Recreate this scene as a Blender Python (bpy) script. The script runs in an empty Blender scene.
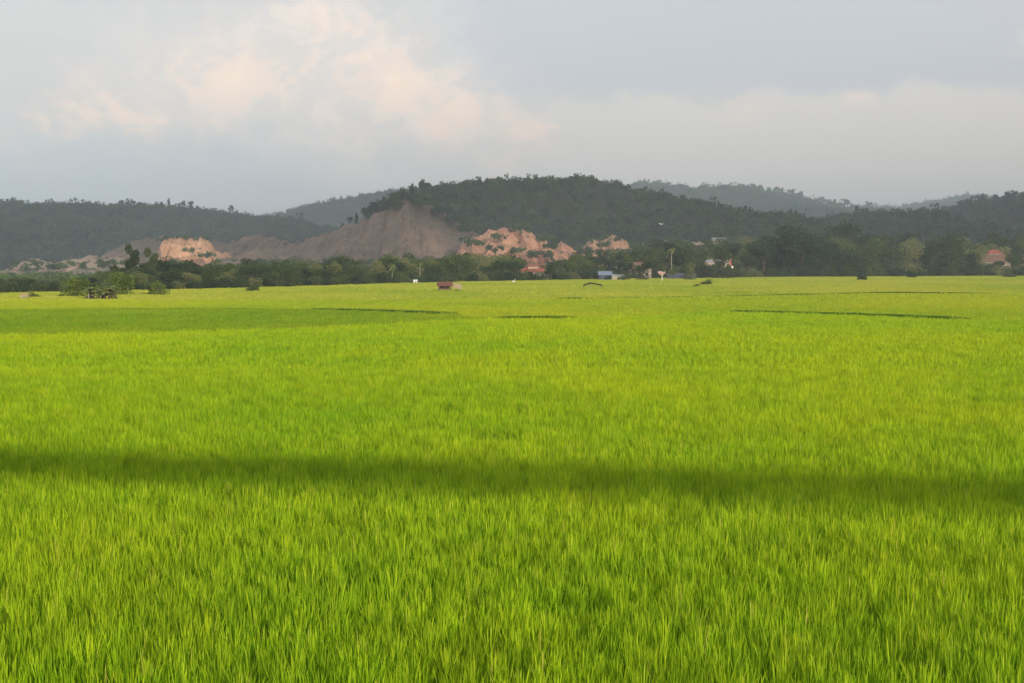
import bpy, math, random
import numpy as np
from math import radians as R, pi

random.seed(7)
rng = np.random.default_rng(7)
sc = bpy.context.scene
COL = sc.collection
F = 1422.0          # focal length in pixels of the 1024 px wide frame
HZ = 264.0          # picture row of the horizon
CAMZ = 6.3
CANOPY = 0.8
SUN_EL, SUN_AZ = 13.0, 32.0     # low sun behind the camera, off to the right
S = np.array([math.sin(R(SUN_AZ))*math.cos(R(SUN_EL)), -math.cos(R(SUN_AZ))*math.cos(R(SUN_EL)), math.sin(R(SUN_EL))])

def px(x, Y): return (x-512)/F*Y
def pz(y, Y): return CAMZ-(y-HZ)/F*Y
def gy(y, h=CANOPY): return (CAMZ-h)*F/(y-HZ)      # distance of a point of height h seen at picture row y

# ------------------------------------------------------------------ helpers
def tag(o, label=None, cat=None, group=None, kind=None):
    if label: o['label'] = label
    if cat: o['category'] = cat
    if group: o['group'] = group
    if kind: o['kind'] = kind
    return o

def empty(name, loc, rz=0.0, s=1.0):
    o = bpy.data.objects.new(name, None); COL.objects.link(o)
    o.location = loc; o.rotation_euler = (0, 0, rz); o.scale = (s, s, s) if not hasattr(s, '__len__') else s
    o.empty_display_size = 0.5
    return o

def mesh_np(name, V, Fc, mat=None, attrs=None, smooth=False, matidx=None):
    """V (n,3), Fc list of arrays (all faces with k corners each) or one array"""
    if not isinstance(Fc, (list, tuple)): Fc = [Fc]
    me = bpy.data.meshes.new(name)
    V = np.asarray(V, dtype=np.float32)
    me.vertices.add(len(V)); me.vertices.foreach_set('co', V.ravel())
    Fc = [np.asarray(f, dtype=np.int32) for f in Fc if len(f)]
    if Fc:
        loops = np.concatenate([f.ravel() for f in Fc])
        tot = np.concatenate([np.full(len(f), f.shape[1], dtype=np.int32) for f in Fc])
        start = np.concatenate([[0], np.cumsum(tot)[:-1]]).astype(np.int32)
        me.loops.add(len(loops)); me.loops.foreach_set('vertex_index', loops)
        me.polygons.add(len(tot)); me.polygons.foreach_set('loop_start', start)
        me.polygons.foreach_set('loop_total', tot)
        if smooth: me.polygons.foreach_set('use_smooth', np.ones(len(tot), dtype=bool))
    for k, (typ, arr) in (attrs or {}).items():
        a = me.attributes.new(k, typ, 'POINT')
        a.data.foreach_set('vector' if typ == 'FLOAT_VECTOR' else 'value', np.asarray(arr).ravel())
    me.update(calc_edges=True); me.validate()
    if mat: me.materials.append(mat)
    return me

def obj(name, me, parent=None, loc=None):
    o = bpy.data.objects.new(name, me); COL.objects.link(o)
    if parent: o.parent = parent
    if loc is not None: o.location = loc
    return o

class MB:
    """collects boxes, tubes and polygons, builds them as ONE mesh"""
    def __init__(s): s.v = []; s.f = []
    def add(s, vs, fs):
        n = len(s.v); s.v += [tuple(v) for v in vs]; s.f += [tuple(i+n for i in f) for f in fs]
    def box(s, c, d, rz=0.0):
        x, y, z = (q/2 for q in d); cr, sr = math.cos(rz), math.sin(rz); vs = []
        for dz in (-z, z):
            for dx, dy in ((-x, -y), (x, -y), (x, y), (-x, y)):
                vs.append((c[0]+dx*cr-dy*sr, c[1]+dx*sr+dy*cr, c[2]+dz))
        s.add(vs, [(3, 2, 1, 0), (4, 5, 6, 7), (0, 1, 5, 4), (1, 2, 6, 5), (2, 3, 7, 6), (3, 0, 4, 7)])
    def tube(s, pts, rad, n=6):
        pts = [np.array(p, float) for p in pts]; vs = []; fs = []
        for i, p in enumerate(pts):
            t = pts[min(i+1, len(pts)-1)]-pts[max(i-1, 0)]; t /= (np.linalg.norm(t)+1e-9)
            a = np.cross(t, [0, 1, 0] if abs(t[1]) < .9 else [1, 0, 0]); a /= np.linalg.norm(a); b = np.cross(t, a)
            r = rad[i] if hasattr(rad, '__len__') else rad
            for k in range(n):
                q = 2*pi*k/n; vs.append(p+r*(math.cos(q)*a+math.sin(q)*b))
        for i in range(len(pts)-1):
            for k in range(n):
                fs.append((i*n+k, i*n+(k+1) % n, (i+1)*n+(k+1) % n, (i+1)*n+k))
        fs.append(tuple(range(n-1, -1, -1))); fs.append(tuple(range((len(pts)-1)*n, len(pts)*n)))
        s.add(vs, fs)
    def slab(s, quad, th):
        """a sloped plate: four corners (top side) and a thickness downwards"""
        q = [np.array(p, float) for p in quad]
        s.add(q+[p-np.array([0, 0, th]) for p in q], [(0, 1, 2, 3), (7, 6, 5, 4), (0, 4, 5, 1), (1, 5, 6, 2), (2, 6, 7, 3), (3, 7, 4, 0)])
    def prism(s, poly, y0, y1):
        """polygon in XZ pulled along Y"""
        n = len(poly); vs = [(p[0], y0, p[1]) for p in poly]+[(p[0], y1, p[1]) for p in poly]
        s.add(vs, [tuple(range(n)), tuple(range(2*n-1, n-1, -1))]+[(i, i+n, (i+1) % n+n, (i+1) % n) for i in range(n)])
    def ball(s, c, r, nu=10, nv=6):
        vs = []; fs = []
        for j in range(nv+1):
            th = pi*j/nv
            for i in range(nu):
                ph = 2*pi*i/nu
                vs.append((c[0]+r[0]*math.sin(th)*math.cos(ph), c[1]+r[1]*math.sin(th)*math.sin(ph), c[2]+r[2]*math.cos(th)))
        for j in range(nv):
            for i in range(nu):
                fs.append((j*nu+i, (j+1)*nu+i, (j+1)*nu+(i+1) % nu, j*nu+(i+1) % nu))
        s.add(vs, fs)
    def mesh(s, name, mat, smooth=False):
        me = bpy.data.meshes.new(name); me.from_pydata(s.v, [], s.f); me.materials.append(mat); me.validate()
        if smooth:
            for p in me.polygons: p.use_smooth = True
        return me
    def build(s, name, mat, parent=None, smooth=False): return obj(name, s.mesh(name, mat, smooth), parent)

_tab = rng.random((256, 256))
def vnoise(x, y):
    x = np.asarray(x, float); y = np.asarray(y, float)
    xi = np.floor(x).astype(int); yi = np.floor(y).astype(int); fx = x-xi; fy = y-yi
    fx = fx*fx*(3-2*fx); fy = fy*fy*(3-2*fy)
    g = lambda a, b: _tab[a % 256, b % 256]
    return (g(xi, yi)*(1-fx)+g(xi+1, yi)*fx)*(1-fy)+(g(xi, yi+1)*(1-fx)+g(xi+1, yi+1)*fx)*fy
def fbm(x, y, o=4):
    s = 0; a = .5; t = 0
    for i in range(o):
        s = s+a*vnoise(x*2**i+17.3*i, y*2**i+5.1*i); t += a; a *= .5
    return s/t

# ------------------------------------------------------------------ node helpers
class NT:
    def __init__(s, tree): s.t = tree; s.n = tree.nodes; s.l = tree.links
    def new(s, ty, **kw):
        n = s.n.new(ty)
        for k, v in kw.items(): setattr(n, k, v)
        return n
    def put(s, sock, v):
        if isinstance(v, bpy.types.NodeSocket): s.l.new(v, sock)
        elif v is not None: sock.default_value = v
    def m(s, op, a, b=None, c=None, clamp=False):
        n = s.new('ShaderNodeMath', operation=op, use_clamp=clamp)
        s.put(n.inputs[0], a); s.put(n.inputs[1], b) if b is not None else None; s.put(n.inputs[2], c) if c is not None else None
        return n.outputs[0]
    def noise(s, vec, scale, detail=3, rough=.5, dist=0.0):
        n = s.new('ShaderNodeTexNoise'); s.put(n.inputs['Vector'], vec)
        n.inputs['Scale'].default_value = scale; n.inputs['Detail'].default_value = detail
        n.inputs['Roughness'].default_value = rough; n.inputs['Distortion'].default_value = dist
        return n.outputs['Fac']
    def ramp(s, v, a, b, c0=0.0, c1=1.0, smooth=True):
        n = s.new('ShaderNodeMapRange', interpolation_type='SMOOTHSTEP' if smooth else 'LINEAR')
        s.put(n.inputs[0], v); n.inputs[1].default_value = a; n.inputs[2].default_value = b
        n.inputs[3].default_value = c0; n.inputs[4].default_value = c1
        return n.outputs[0]
    def mix(s, f, a, b, mode='MIX'):
        n = s.new('ShaderNodeMix', data_type='RGBA', blend_type=mode)
        s.put(n.inputs[0], f)
        for i, v in ((6, a), (7, b)):
            if isinstance(v, bpy.types.NodeSocket): s.l.new(v, n.inputs[i])
            else: n.inputs[i].default_value = (*v, 1) if len(v) == 3 else v
        return n.outputs[2]
    def vec(s, v, sx, sy, sz, ox=0, oy=0, oz=0):
        n = s.new('ShaderNodeMapping'); s.put(n.inputs[0], v)
        n.inputs['Scale'].default_value = (sx, sy, sz); n.inputs['Location'].default_value = (ox, oy, oz)
        return n.outputs[0]

def new_mat(name):
    m = bpy.data.materials.new(name); m.use_nodes = True
    for n in list(m.node_tree.nodes): m.node_tree.nodes.remove(n)
    N = NT(m.node_tree); N.out = N.new('ShaderNodeOutputMaterial'); return m, N

def simple(name, col, rough=.7, var=.25, scale=1.5, metal=0.0, bump=0.0, dirt=None):
    m, N = new_mat(name)
    p = N.new('ShaderNodeBsdfPrincipled'); tc = N.new('ShaderNodeTexCoord')
    f = N.noise(tc.outputs['Object'], scale, 4, .6)
    c = N.mix(N.ramp(f, .3, .7), [q*(1-var) for q in col], [min(1, q*(1+var)) for q in col])
    if dirt: c = N.mix(N.ramp(N.noise(N.vec(tc.outputs['Object'], 3, 3, .6), .8, 4), .5, .75), c, dirt)
    N.put(p.inputs['Base Color'], c); p.inputs['Roughness'].default_value = rough; p.inputs['Metallic'].default_value = metal
    if bump:
        b = N.new('ShaderNodeBump'); b.inputs['Strength'].default_value = bump; N.put(b.inputs['Height'], f); N.put(p.inputs['Normal'], b.outputs[0])
    N.l.new(p.outputs[0], N.out.inputs[0]); return m

def leafy(name, c0, c1, c2=None, trans=.25, scale=.35, objrand=.25, rough=.6, spec=.25):
    m, N = new_mat(name)
    geo = N.new('ShaderNodeNewGeometry'); oi = N.new('ShaderNodeObjectInfo')
    at = N.new('ShaderNodeAttribute', attribute_name='rnd')
    f = N.noise(geo.outputs['Position'], scale, 3)
    f = N.m('ADD', N.ramp(f, .3, .7), N.m('MULTIPLY', N.m('SUBTRACT', at.outputs['Fac'], .5), .9), clamp=True)
    c = N.mix(f, c0, c1)
    if c2: c = N.mix(N.ramp(oi.outputs['Random'], .55, 1), c, c2)
    k = N.m('ADD', N.m('MULTIPLY', oi.outputs['Random'], objrand), 1-objrand/2)
    hs = N.new('ShaderNodeHueSaturation'); N.put(hs.inputs['Color'], c); N.put(hs.inputs['Value'], k)
    p = N.new('ShaderNodeBsdfPrincipled'); N.put(p.inputs['Base Color'], hs.outputs[0]); p.inputs['Roughness'].default_value = rough
    p.inputs['Specular IOR Level'].default_value = spec
    t = N.new('ShaderNodeBsdfTranslucent'); N.put(t.inputs[0], hs.outputs[0])
    mx = N.new('ShaderNodeMixShader'); mx.inputs[0].default_value = trans
    N.l.new(p.outputs[0], mx.inputs[1]); N.l.new(t.outputs[0], mx.inputs[2]); N.l.new(mx.outputs[0], N.out.inputs[0])
    return m

def rice_mat(name, low, mid, tip, yel=(.34, .36, .03), big=.5, top=.78):
    """rice leaves: dull at the foot, fresh green, yellow green towards the tips; patches of a yellower crop"""
    m, N = new_mat(name)
    geo = N.new('ShaderNodeNewGeometry'); at = N.new('ShaderNodeAttribute', attribute_name='rnd')
    sep = N.new('ShaderNodeSeparateXYZ'); N.put(sep.inputs[0], geo.outputs['Position'])
    h = sep.outputs[2]
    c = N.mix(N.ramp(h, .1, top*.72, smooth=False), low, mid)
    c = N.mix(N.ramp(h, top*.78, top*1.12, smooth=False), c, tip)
    n1 = N.noise(N.vec(geo.outputs['Position'], 1, .55, 0), .16, 4, .62)
    n2 = N.noise(N.vec(geo.outputs['Position'], 1, .6, 0), .018, 3, .55)
    f = N.m('MULTIPLY', N.m('ADD', N.m('MULTIPLY', N.ramp(n1, .35, .7), .5), N.m('ADD', N.ramp(n2, .35, .65), .08)), big, clamp=True)
    c = N.mix(f, c, yel)
    c = N.mix(N.ramp(at.outputs['Fac'], .91, .96), c, (.52, .50, .09))
    v = N.m('ADD', N.m('MULTIPLY', at.outputs['Fac'], .45), .80)
    v = N.m('MULTIPLY', v, N.ramp(N.noise(N.vec(geo.outputs['Position'], 1, .6, 0), .7, 2), .25, .75, .86, 1.12))
    hs = N.new('ShaderNodeHueSaturation'); N.put(hs.inputs['Color'], c); N.put(hs.inputs['Value'], v)
    N.put(hs.inputs['Hue'], N.m('ADD', N.m('MULTIPLY', at.outputs['Fac'], -.035), .517))
    p = N.new('ShaderNodeBsdfPrincipled'); N.put(p.inputs['Base Color'], hs.outputs[0]); p.inputs['Roughness'].default_value = .62
    p.inputs['Specular IOR Level'].default_value = .12
    t = N.new('ShaderNodeBsdfTranslucent'); N.put(t.inputs[0], hs.outputs[0])
    mx = N.new('ShaderNodeMixShader'); mx.inputs[0].default_value = .3
    N.l.new(p.outputs[0], mx.inputs[1]); N.l.new(t.outputs[0], mx.inputs[2]); N.l.new(mx.outputs[0], N.out.inputs[0])
    return m

def earth(name, cols, scale=.02, veg=None, vegamt=.6, streak=True):
    m, N = new_mat(name)
    geo = N.new('ShaderNodeNewGeometry'); P = geo.outputs['Position']
    a = N.noise(N.vec(P, 1, 1, .35), scale, 5, .65)
    c = N.mix(N.ramp(a, .35, .65), cols[0], cols[1])
    b = N.noise(N.vec(P, 1.6, 1, .22), scale*5, 5, .7)
    c = N.mix(N.ramp(b, .52, .72), c, cols[2])
    b2 = N.noise(N.vec(P, 1, 1, 1.4, 31, 7, 3), scale*2.2, 4, .6)
    c = N.mix(N.m('MULTIPLY', N.ramp(b2, .5, .75), .8), c, cols[3])
    if veg:
        v = N.noise(N.vec(P, 1, 1, 1, 101, 53, 9), scale*2.5, 6, .7)
        c = N.mix(N.ramp(v, vegamt, vegamt+.07), c, veg)
    p = N.new('ShaderNodeBsdfPrincipled'); N.put(p.inputs['Base Color'], c); p.inputs['Roughness'].default_value = .95
    p.inputs['Specular IOR Level'].default_value = .1
    bp = N.new('ShaderNodeBump'); bp.inputs['Strength'].default_value = 1; bp.inputs['Distance'].default_value = 2.5; N.put(bp.inputs['Height'], b); N.put(p.inputs['Normal'], bp.outputs[0])
    N.l.new(p.outputs[0], N.out.inputs[0]); return m

# ------------------------------------------------------------------ materials
M = {}
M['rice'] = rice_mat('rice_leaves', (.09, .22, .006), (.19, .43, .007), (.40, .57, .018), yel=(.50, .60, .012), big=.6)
M['rice_far'] = rice_mat('rice_leaves_pale', (.06, .12, .006), (.28, .41, .02), (.40, .50, .04), yel=(.55, .56, .07), big=.6)
M['rice_dark'] = rice_mat('rice_leaves_deep', (.06, .14, .008), (.16, .34, .010), (.27, .43, .018), yel=(.40, .46, .02), big=.5)
M['rice_lush'] = rice_mat('rice_leaves_lush', (.08, .17, .008), (.26, .42, .010), (.40, .53, .025), yel=(.54, .57, .03), big=.5)
M['weeds'] = leafy('bund_weeds', (.05, .13, .008), (.12, .25, .016), scale=.6)
M['leaf_a'] = leafy('leaves_mid', (.04, .075, .018), (.12, .165, .035), (.17, .18, .06), scale=.22, objrand=.6)
M['leaf_b'] = leafy('leaves_dark', (.022, .05, .020), (.06, .10, .03), (.08, .11, .035), scale=.22, objrand=.5)
M['leaf_d'] = leafy('leaves_darkest', (.014, .033, .015), (.036, .066, .024), scale=.22, objrand=.3)
M['leaf_c'] = leafy('leaves_bright', (.08, .13, .012), (.22, .28, .03), scale=.5, objrand=.2)
M['leaf_palm'] = leafy('palm_fronds', (.09, .14, .03), (.24, .28, .07), scale=.3, objrand=.3)
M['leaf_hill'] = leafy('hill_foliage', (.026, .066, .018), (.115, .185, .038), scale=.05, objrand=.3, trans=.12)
M['leaf_hill_b'] = leafy('hill_foliage_hazed', (.03, .07, .036), (.09, .165, .066), scale=.035, objrand=.3, trans=.12)  # bluer green puts part of the distance haze into the leaf colour
M['bark'] = simple('bark', (.085, .068, .05), .9, .4, 3)
M['bark_pale'] = simple('pale_bark', (.38, .34, .27), .9, .3, 3)
M['soil'] = earth('field_soil', [(.05, .075, .015), (.07, .09, .02), (.06, .08, .02), (.09, .10, .03)], .2)
M['grass'] = earth('grass_ground', [(.10, .16, .02), (.14, .20, .03), (.12, .15, .03), (.2, .22, .05)], .06)
M['hillground'] = earth('hill_ground', [(.035, .05, .022), (.05, .065, .03), (.06, .06, .03), (.04, .055, .02)], .02)
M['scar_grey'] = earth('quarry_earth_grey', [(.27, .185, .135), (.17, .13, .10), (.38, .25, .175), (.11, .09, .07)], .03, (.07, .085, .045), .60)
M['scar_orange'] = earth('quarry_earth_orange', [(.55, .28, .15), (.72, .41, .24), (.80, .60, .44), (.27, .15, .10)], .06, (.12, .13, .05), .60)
M['scar_pink'] = earth('quarry_earth_pink', [(.52, .24, .14), (.68, .36, .23), (.78, .50, .36), (.26, .15, .10)], .055, (.12, .12, .055), .555)  # strata and staining; darkest tone also paints in shade of the hollows
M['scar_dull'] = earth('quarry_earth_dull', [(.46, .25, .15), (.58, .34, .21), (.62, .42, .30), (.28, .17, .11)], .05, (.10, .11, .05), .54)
M['scar_low'] = earth('quarry_earth_low', [(.38, .27, .21), (.33, .27, .2), (.55, .42, .33), (.18, .17, .11)], .03, (.07, .09, .045), .50)
M['red_roof'] = simple('red_tile_roof', (.32, .085, .055), .8, .25, 2, dirt=(.2, .1, .08))
M['brown_roof'] = simple('brown_tile_roof', (.19, .11, .075), .85, .25, 2, dirt=(.12, .08, .06))
M['rust'] = simple('rusty_sheet', (.17, .06, .04), .75, .4, 4, dirt=(.12, .06, .04))
M['blue_roof'] = simple('blue_sheet_roof', (.19, .23, .31), .45, .15, 2)
M['grey_roof'] = simple('grey_sheet_roof', (.30, .33, .37), .5, .2, 2, dirt=(.22, .19, .16))
M['white'] = simple('white_paint', (.78, .77, .73), .6, .06, 2, dirt=(.55, .52, .46))
M['cream'] = simple('cream_wall', (.42, .38, .27), .8, .1, 2, dirt=(.4, .36, .26))
M['tan'] = simple('tan_wall', (.48, .38, .29), .85, .15, 2, dirt=(.3, .25, .2))
M['slate'] = simple('slate_blue_wall', (.07, .085, .12), .8, .2, 2)
M['dark'] = simple('dark_opening', (.02, .022, .025), .4, .2, 2)
M['wood'] = simple('weathered_wood', (.22, .16, .11), .85, .3, 6)
M['thatch'] = simple('dry_thatch', (.42, .33, .17), .95, .3, 8, bump=.6)
M['thatch_dark'] = simple('old_thatch', (.025, .022, .018), .95, .3, 8, bump=.6)
M['pink'] = simple('faded_pink_board', (.50, .31, .27), .6, .1, 2)
M['redpaint'] = simple('red_paint', (.55, .07, .05), .5, .1, 2)
M['concrete'] = simple('concrete', (.38, .37, .34), .85, .2, .8, bump=.3, dirt=(.2, .19, .17))
M['feather'] = simple('white_feathers', (.85, .85, .83), .7, .04, 5)
M['bill'] = simple('yellow_bill', (.6, .4, .05), .5, .1, 5)
M['legblack'] = simple('black_legs', (.03, .03, .03), .6, .1, 5)
M['glass'] = simple('window_glass', (.05, .06, .07), .15, .1, 1)

# ------------------------------------------------------------------ ground and terrain
def grid_mesh(name, xs, ys, Z, mat, smooth=True):
    nx, ny = len(xs), len(ys)
    X, Y = np.meshgrid(xs, ys)
    V = np.stack([X, Y, Z], -1).reshape(-1, 3)
    i = np.arange(nx-1); j = np.arange(ny-1); I, J = np.meshgrid(i, j)
    a = (J*nx+I).ravel(); f = np.stack([a, a+1, a+nx+1, a+nx], -1)
    return mesh_np(name, V, f, mat, smooth=smooth)

xs = np.linspace(-7000, 7000, 61); ys = np.linspace(-3000, 9500, 61)
tag(obj('ground', grid_mesh('ground', xs, ys, np.zeros((61, 61)), M['grass'])), kind='structure')
# wet soil sheet under the rice, 4 mm above the ground
tag(obj('paddy_soil', grid_mesh('paddy_soil', np.linspace(-190, 420, 8), np.linspace(6, 780, 8), np.full((8, 8), .004), M['soil'])), kind='structure')

def ridge_fn(pts, Yr, off=0.0):
    xx = np.array([p[0] for p in pts], float); zz = np.array([pz(p[1], Yr) for p in pts])-off
    return lambda u: np.interp(u, xx, zz, left=zz[0], right=zz[-1])

HILLS = []
def hill(name, Yr, pts, front, back, trees_h, spacing, leaf, seed, csize, label=None, fmin=None, power=1.6, rough=.35):
    rf = ridge_fn(pts, Yr, trees_h)
    u0, u1 = pts[0][0]-10, pts[-1][0]+10
    x0, x1 = px(u0, Yr), px(u1, Yr); y0, y1 = Yr-front, Yr+back
    nx = int((x1-x0)/(Yr/170)); ny = int((y1-y0)/(Yr/90))
    def H(X, Y):
        u = 512+F*X/Yr; h = np.maximum(rf(u), -2)
        t = np.where(Y < Yr, (Yr-Y)/front, (Y-Yr)/back); t = np.clip(t, 0, 1)
        k = (1-t**power)**1.3
        n = fbm(X/(front*.33)+seed, Y/(front*.33)+seed*2.7, 5)-.5
        amp = np.clip(t*3, 0, 1)*rough
        z = h*k*(1+n*2*amp)
        return np.maximum(z, -1.0)-.6
    gx = np.linspace(x0, x1, nx); gyy = np.linspace(y0, y1, ny)
    X, Y = np.meshgrid(gx, gyy)
    o = tag(obj(name, grid_mesh(name, gx, gyy, H(X, Y), M['hillground'])), label, kind='structure')
    # points of the forest that covers the slope that faces the field
    yb = Yr+back*.25
    n = int((x1-x0)*(yb-y0)/spacing**2)
    PX = rng.uniform(x0, x1, n); PY = rng.uniform(y0, yb, n); Z = H(PX, PY)
    keep = (Z > .5) & ((fbm(PX/60+seed, PY/60, 3) > .34) | (rng.random(n) < .75))
    u = 512+F*PX/PY
    keep &= (u > -60) & (u < 1084)
    PX, PY, Z = PX[keep], PY[keep], Z[keep]
    sz = csize*rng.uniform(.7, 1.25, len(PX))*(1+.7*(rng.random(len(PX)) < .05)*(rng.random(len(PX))))
    return dict(H=H, X=PX, Y=PY, Z=Z, s=sz, leaf=leaf, Yr=Yr, name=name)

far = hill('far_hill', 5600, [(850, 216), (880, 209), (900, 206), (920, 202), (945, 198), (962, 196.5), (980, 198), (1010, 201), (1050, 205), (1100, 212)], 1500, 900, 14, 31, 'leaf_hill_b', 3.1, 13)
back_r = hill('back_ridge', 4400, [(560, 262), (600, 200), (625, 186), (650, 188), (680, 191), (700, 190), (725, 186.5), (745, 187), (765, 190), (785, 193), (805, 197), (830, 202), (850, 203), (870, 207), (900, 208), (930, 212), (980, 220), (1040, 240), (1080, 262)], 1200, 700, 13, 26, 'leaf_hill_b', 5.7, 11)
back_l = hill('back_ridge_left', 3700, [(200, 262), (255, 222), (280, 214), (300, 208), (320, 204), (345, 200), (370, 195), (400, 191), (430, 190), (470, 200), (520, 262)], 900, 600, 11, 23, 'leaf_hill_b', 9.2, 10)
edge_l = hill('far_ridge_left', 4600, [(-120, 215), (-60, 206), (0, 206), (12, 207), (40, 212), (80, 230), (120, 262)], 900, 500, 9, 22, 'leaf_hill_b', 2.4, 9)
left = hill('left_hill', 2250, [(-120, 216), (-60, 210), (0, 210), (10, 207), (25, 202.5), (60, 204), (90, 204.5), (120, 204), (150, 205), (172, 204), (200, 206), (225, 208), (250, 211), (275, 213.5), (300, 216), (330, 223), (370, 232), (420, 246), (470, 262)], 800, 500, 12.5, 14, 'leaf_hill_b', 1.3, 7.8, rough=.75)
right_h = hill('right_hill', 2300, [(900, 262), (920, 226), (935, 211), (950, 205), (965, 203), (985, 198), (1000, 196), (1012, 191.5), (1030, 191), (1060, 196), (1110, 210), (1160, 240)], 850, 500, 13, 15, 'leaf_hill_b', 7.7, 8)
mid_r = hill('middle_hill_right', 1750, [(740, 262), (775, 240), (800, 222), (825, 215), (850, 211), (875, 209.5), (892, 209), (905, 214), (920, 220), (950, 224), (1000, 230), (1050, 234), (1110, 245)], 620, 400, 10, 12, 'leaf_hill_b', 4.4, 6.5)
main = hill('main_hill', 1500, [(352, 262), (372, 226), (385, 209), (397, 197), (404, 192), (425, 188), (440, 184), (455, 180.5), (480, 178.5), (520, 178), (545, 177), (575, 178.5), (600, 180), (625, 186), (640, 188.5), (665, 192), (690, 199), (715, 204), (745, 210), (770, 213), (790, 219), (810, 232), (835, 250), (860, 262)], 420, 400, 10.5, 9.5, 'leaf_hill', 6.6, 5.6, rough=.5)

# ---- quarried slopes: bare earth faces with gullies and benches
def scar(name, Yb, depth, pts, mat, seed, gully=5.0, bench=0, rag=2.0):
    u = np.arange(pts[0][0], pts[-1][0]+.01, .8); Yt = Yb+depth
    top = np.interp(u, [p[0] for p in pts], [pz(p[1], Yt) for p in pts])
    top = np.maximum(top+(fbm(u/9+seed, u*0+seed, 4)-.5)*4*np.clip(top/15, 0, 1)+(fbm(u/3.1+seed*2, u*0+2, 3)-.5)*rag*np.clip(top/12, 0, 1), 0)
    t = np.concatenate([np.linspace(0, 1, 42), [1.15, 1.6, 2.4]])
    U, T = np.meshgrid(u, t); TOP = np.tile(top, (len(t), 1))
    X = px(U, Yt); prof = np.clip(T, 0, 1)
    zz = TOP*(prof**.85)*np.where(T > 1, np.clip(1-(T-1)*.7, 0, 1), 1)
    g = np.abs(fbm(X/24+seed, T*1.1+seed, 4)-.5)*2
    g2 = fbm(X/8+seed*3, T*2.2, 3)-.5
    rill = np.abs(fbm(X/(5+gully*.5)+seed*5+T*.6, T*.8+seed, 3)-.5)*2
    Y = Yb+depth*T-(1-rill)**4*gully*.9*np.sin(np.clip(T, 0, 1)*pi)**.4+(g-.25)*gully*3.2*np.sin(np.clip(T, 0, 1)*pi)**.5+g2*gully*.7
    if bench:
        q = prof*bench; st = (np.floor(q)+np.clip((q-np.floor(q))*2.2, 0, 1))/bench
        zz = np.where(T <= 1, TOP*(st*.65+prof*.35), zz)
    zz = zz-1.0
    V = np.stack([X, Y, zz], -1).reshape(-1, 3); nx = len(u)
    I, J = np.meshgrid(np.arange(nx-1), np.arange(len(t)-1)); a = (J*nx+I).ravel()
    me = mesh_np(name, V, np.stack([a, a+1, a+nx+1, a+nx], -1), M[mat], smooth=False)
    return obj(name, me)

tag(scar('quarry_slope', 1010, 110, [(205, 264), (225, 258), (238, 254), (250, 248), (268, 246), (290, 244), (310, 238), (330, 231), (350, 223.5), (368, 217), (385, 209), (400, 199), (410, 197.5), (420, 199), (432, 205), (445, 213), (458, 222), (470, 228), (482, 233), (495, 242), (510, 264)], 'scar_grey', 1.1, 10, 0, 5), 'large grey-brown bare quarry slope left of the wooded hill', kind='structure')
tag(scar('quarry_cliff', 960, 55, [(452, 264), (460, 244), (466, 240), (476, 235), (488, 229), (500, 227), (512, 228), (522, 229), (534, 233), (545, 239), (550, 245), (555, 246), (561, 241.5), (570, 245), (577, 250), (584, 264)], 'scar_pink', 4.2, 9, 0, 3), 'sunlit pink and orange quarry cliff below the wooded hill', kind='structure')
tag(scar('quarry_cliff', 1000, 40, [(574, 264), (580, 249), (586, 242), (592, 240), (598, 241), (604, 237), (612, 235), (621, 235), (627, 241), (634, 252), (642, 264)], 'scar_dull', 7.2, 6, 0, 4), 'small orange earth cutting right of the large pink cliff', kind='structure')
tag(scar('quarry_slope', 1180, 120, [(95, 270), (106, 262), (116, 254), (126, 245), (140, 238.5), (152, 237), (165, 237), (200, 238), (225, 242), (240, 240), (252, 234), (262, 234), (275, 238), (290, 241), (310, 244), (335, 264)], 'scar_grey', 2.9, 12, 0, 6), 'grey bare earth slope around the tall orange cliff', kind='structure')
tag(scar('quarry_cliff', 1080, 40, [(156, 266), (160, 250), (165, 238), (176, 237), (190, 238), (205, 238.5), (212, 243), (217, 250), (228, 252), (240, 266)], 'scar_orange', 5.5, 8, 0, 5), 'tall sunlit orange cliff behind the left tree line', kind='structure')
tag(scar('quarry_cliff', 900, 45, [(4, 276), (14, 267), (24, 261), (34, 257.5), (46, 259), (54, 263), (62, 259), (74, 256.5), (84, 258), (92, 256), (104, 258), (118, 255), (130, 258), (146, 270)], 'scar_low', 8.8, 8, 0, 5), 'low pale pink earth bank at the far left', kind='structure')
tag(scar('quarry_cliff', 1000, 40, [(636, 270), (646, 244), (655, 239), (668, 240), (680, 246), (690, 241), (700, 239), (710, 244), (720, 270)], 'scar_low', 9.9, 4, 0), 'broken tan earth bank half hidden by trees right of centre', kind='structure')

# ------------------------------------------------------------------ leaf clusters
def leaf_quads(C, size, normal_jit=1.0, aspect=1.0, rg=rng):
    """one small leaf-shaped quad per centre"""
    n = len(C)
    a = rg.normal(size=(n, 3)); a /= np.linalg.norm(a, axis=1)[:, None]
    b = np.cross(a, rg.normal(size=(n, 3))); b /= np.linalg.norm(b, axis=1)[:, None]
    s = size*rg.uniform(.6, 1.3, n)[:, None]
    V = np.stack([C-a*s*aspect, C-b*s*.55, C+a*s*aspect, C+b*s*.55], 1).reshape(-1, 3)
    Fq = np.arange(4*n).reshape(-1, 4)
    return V, Fq

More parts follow.
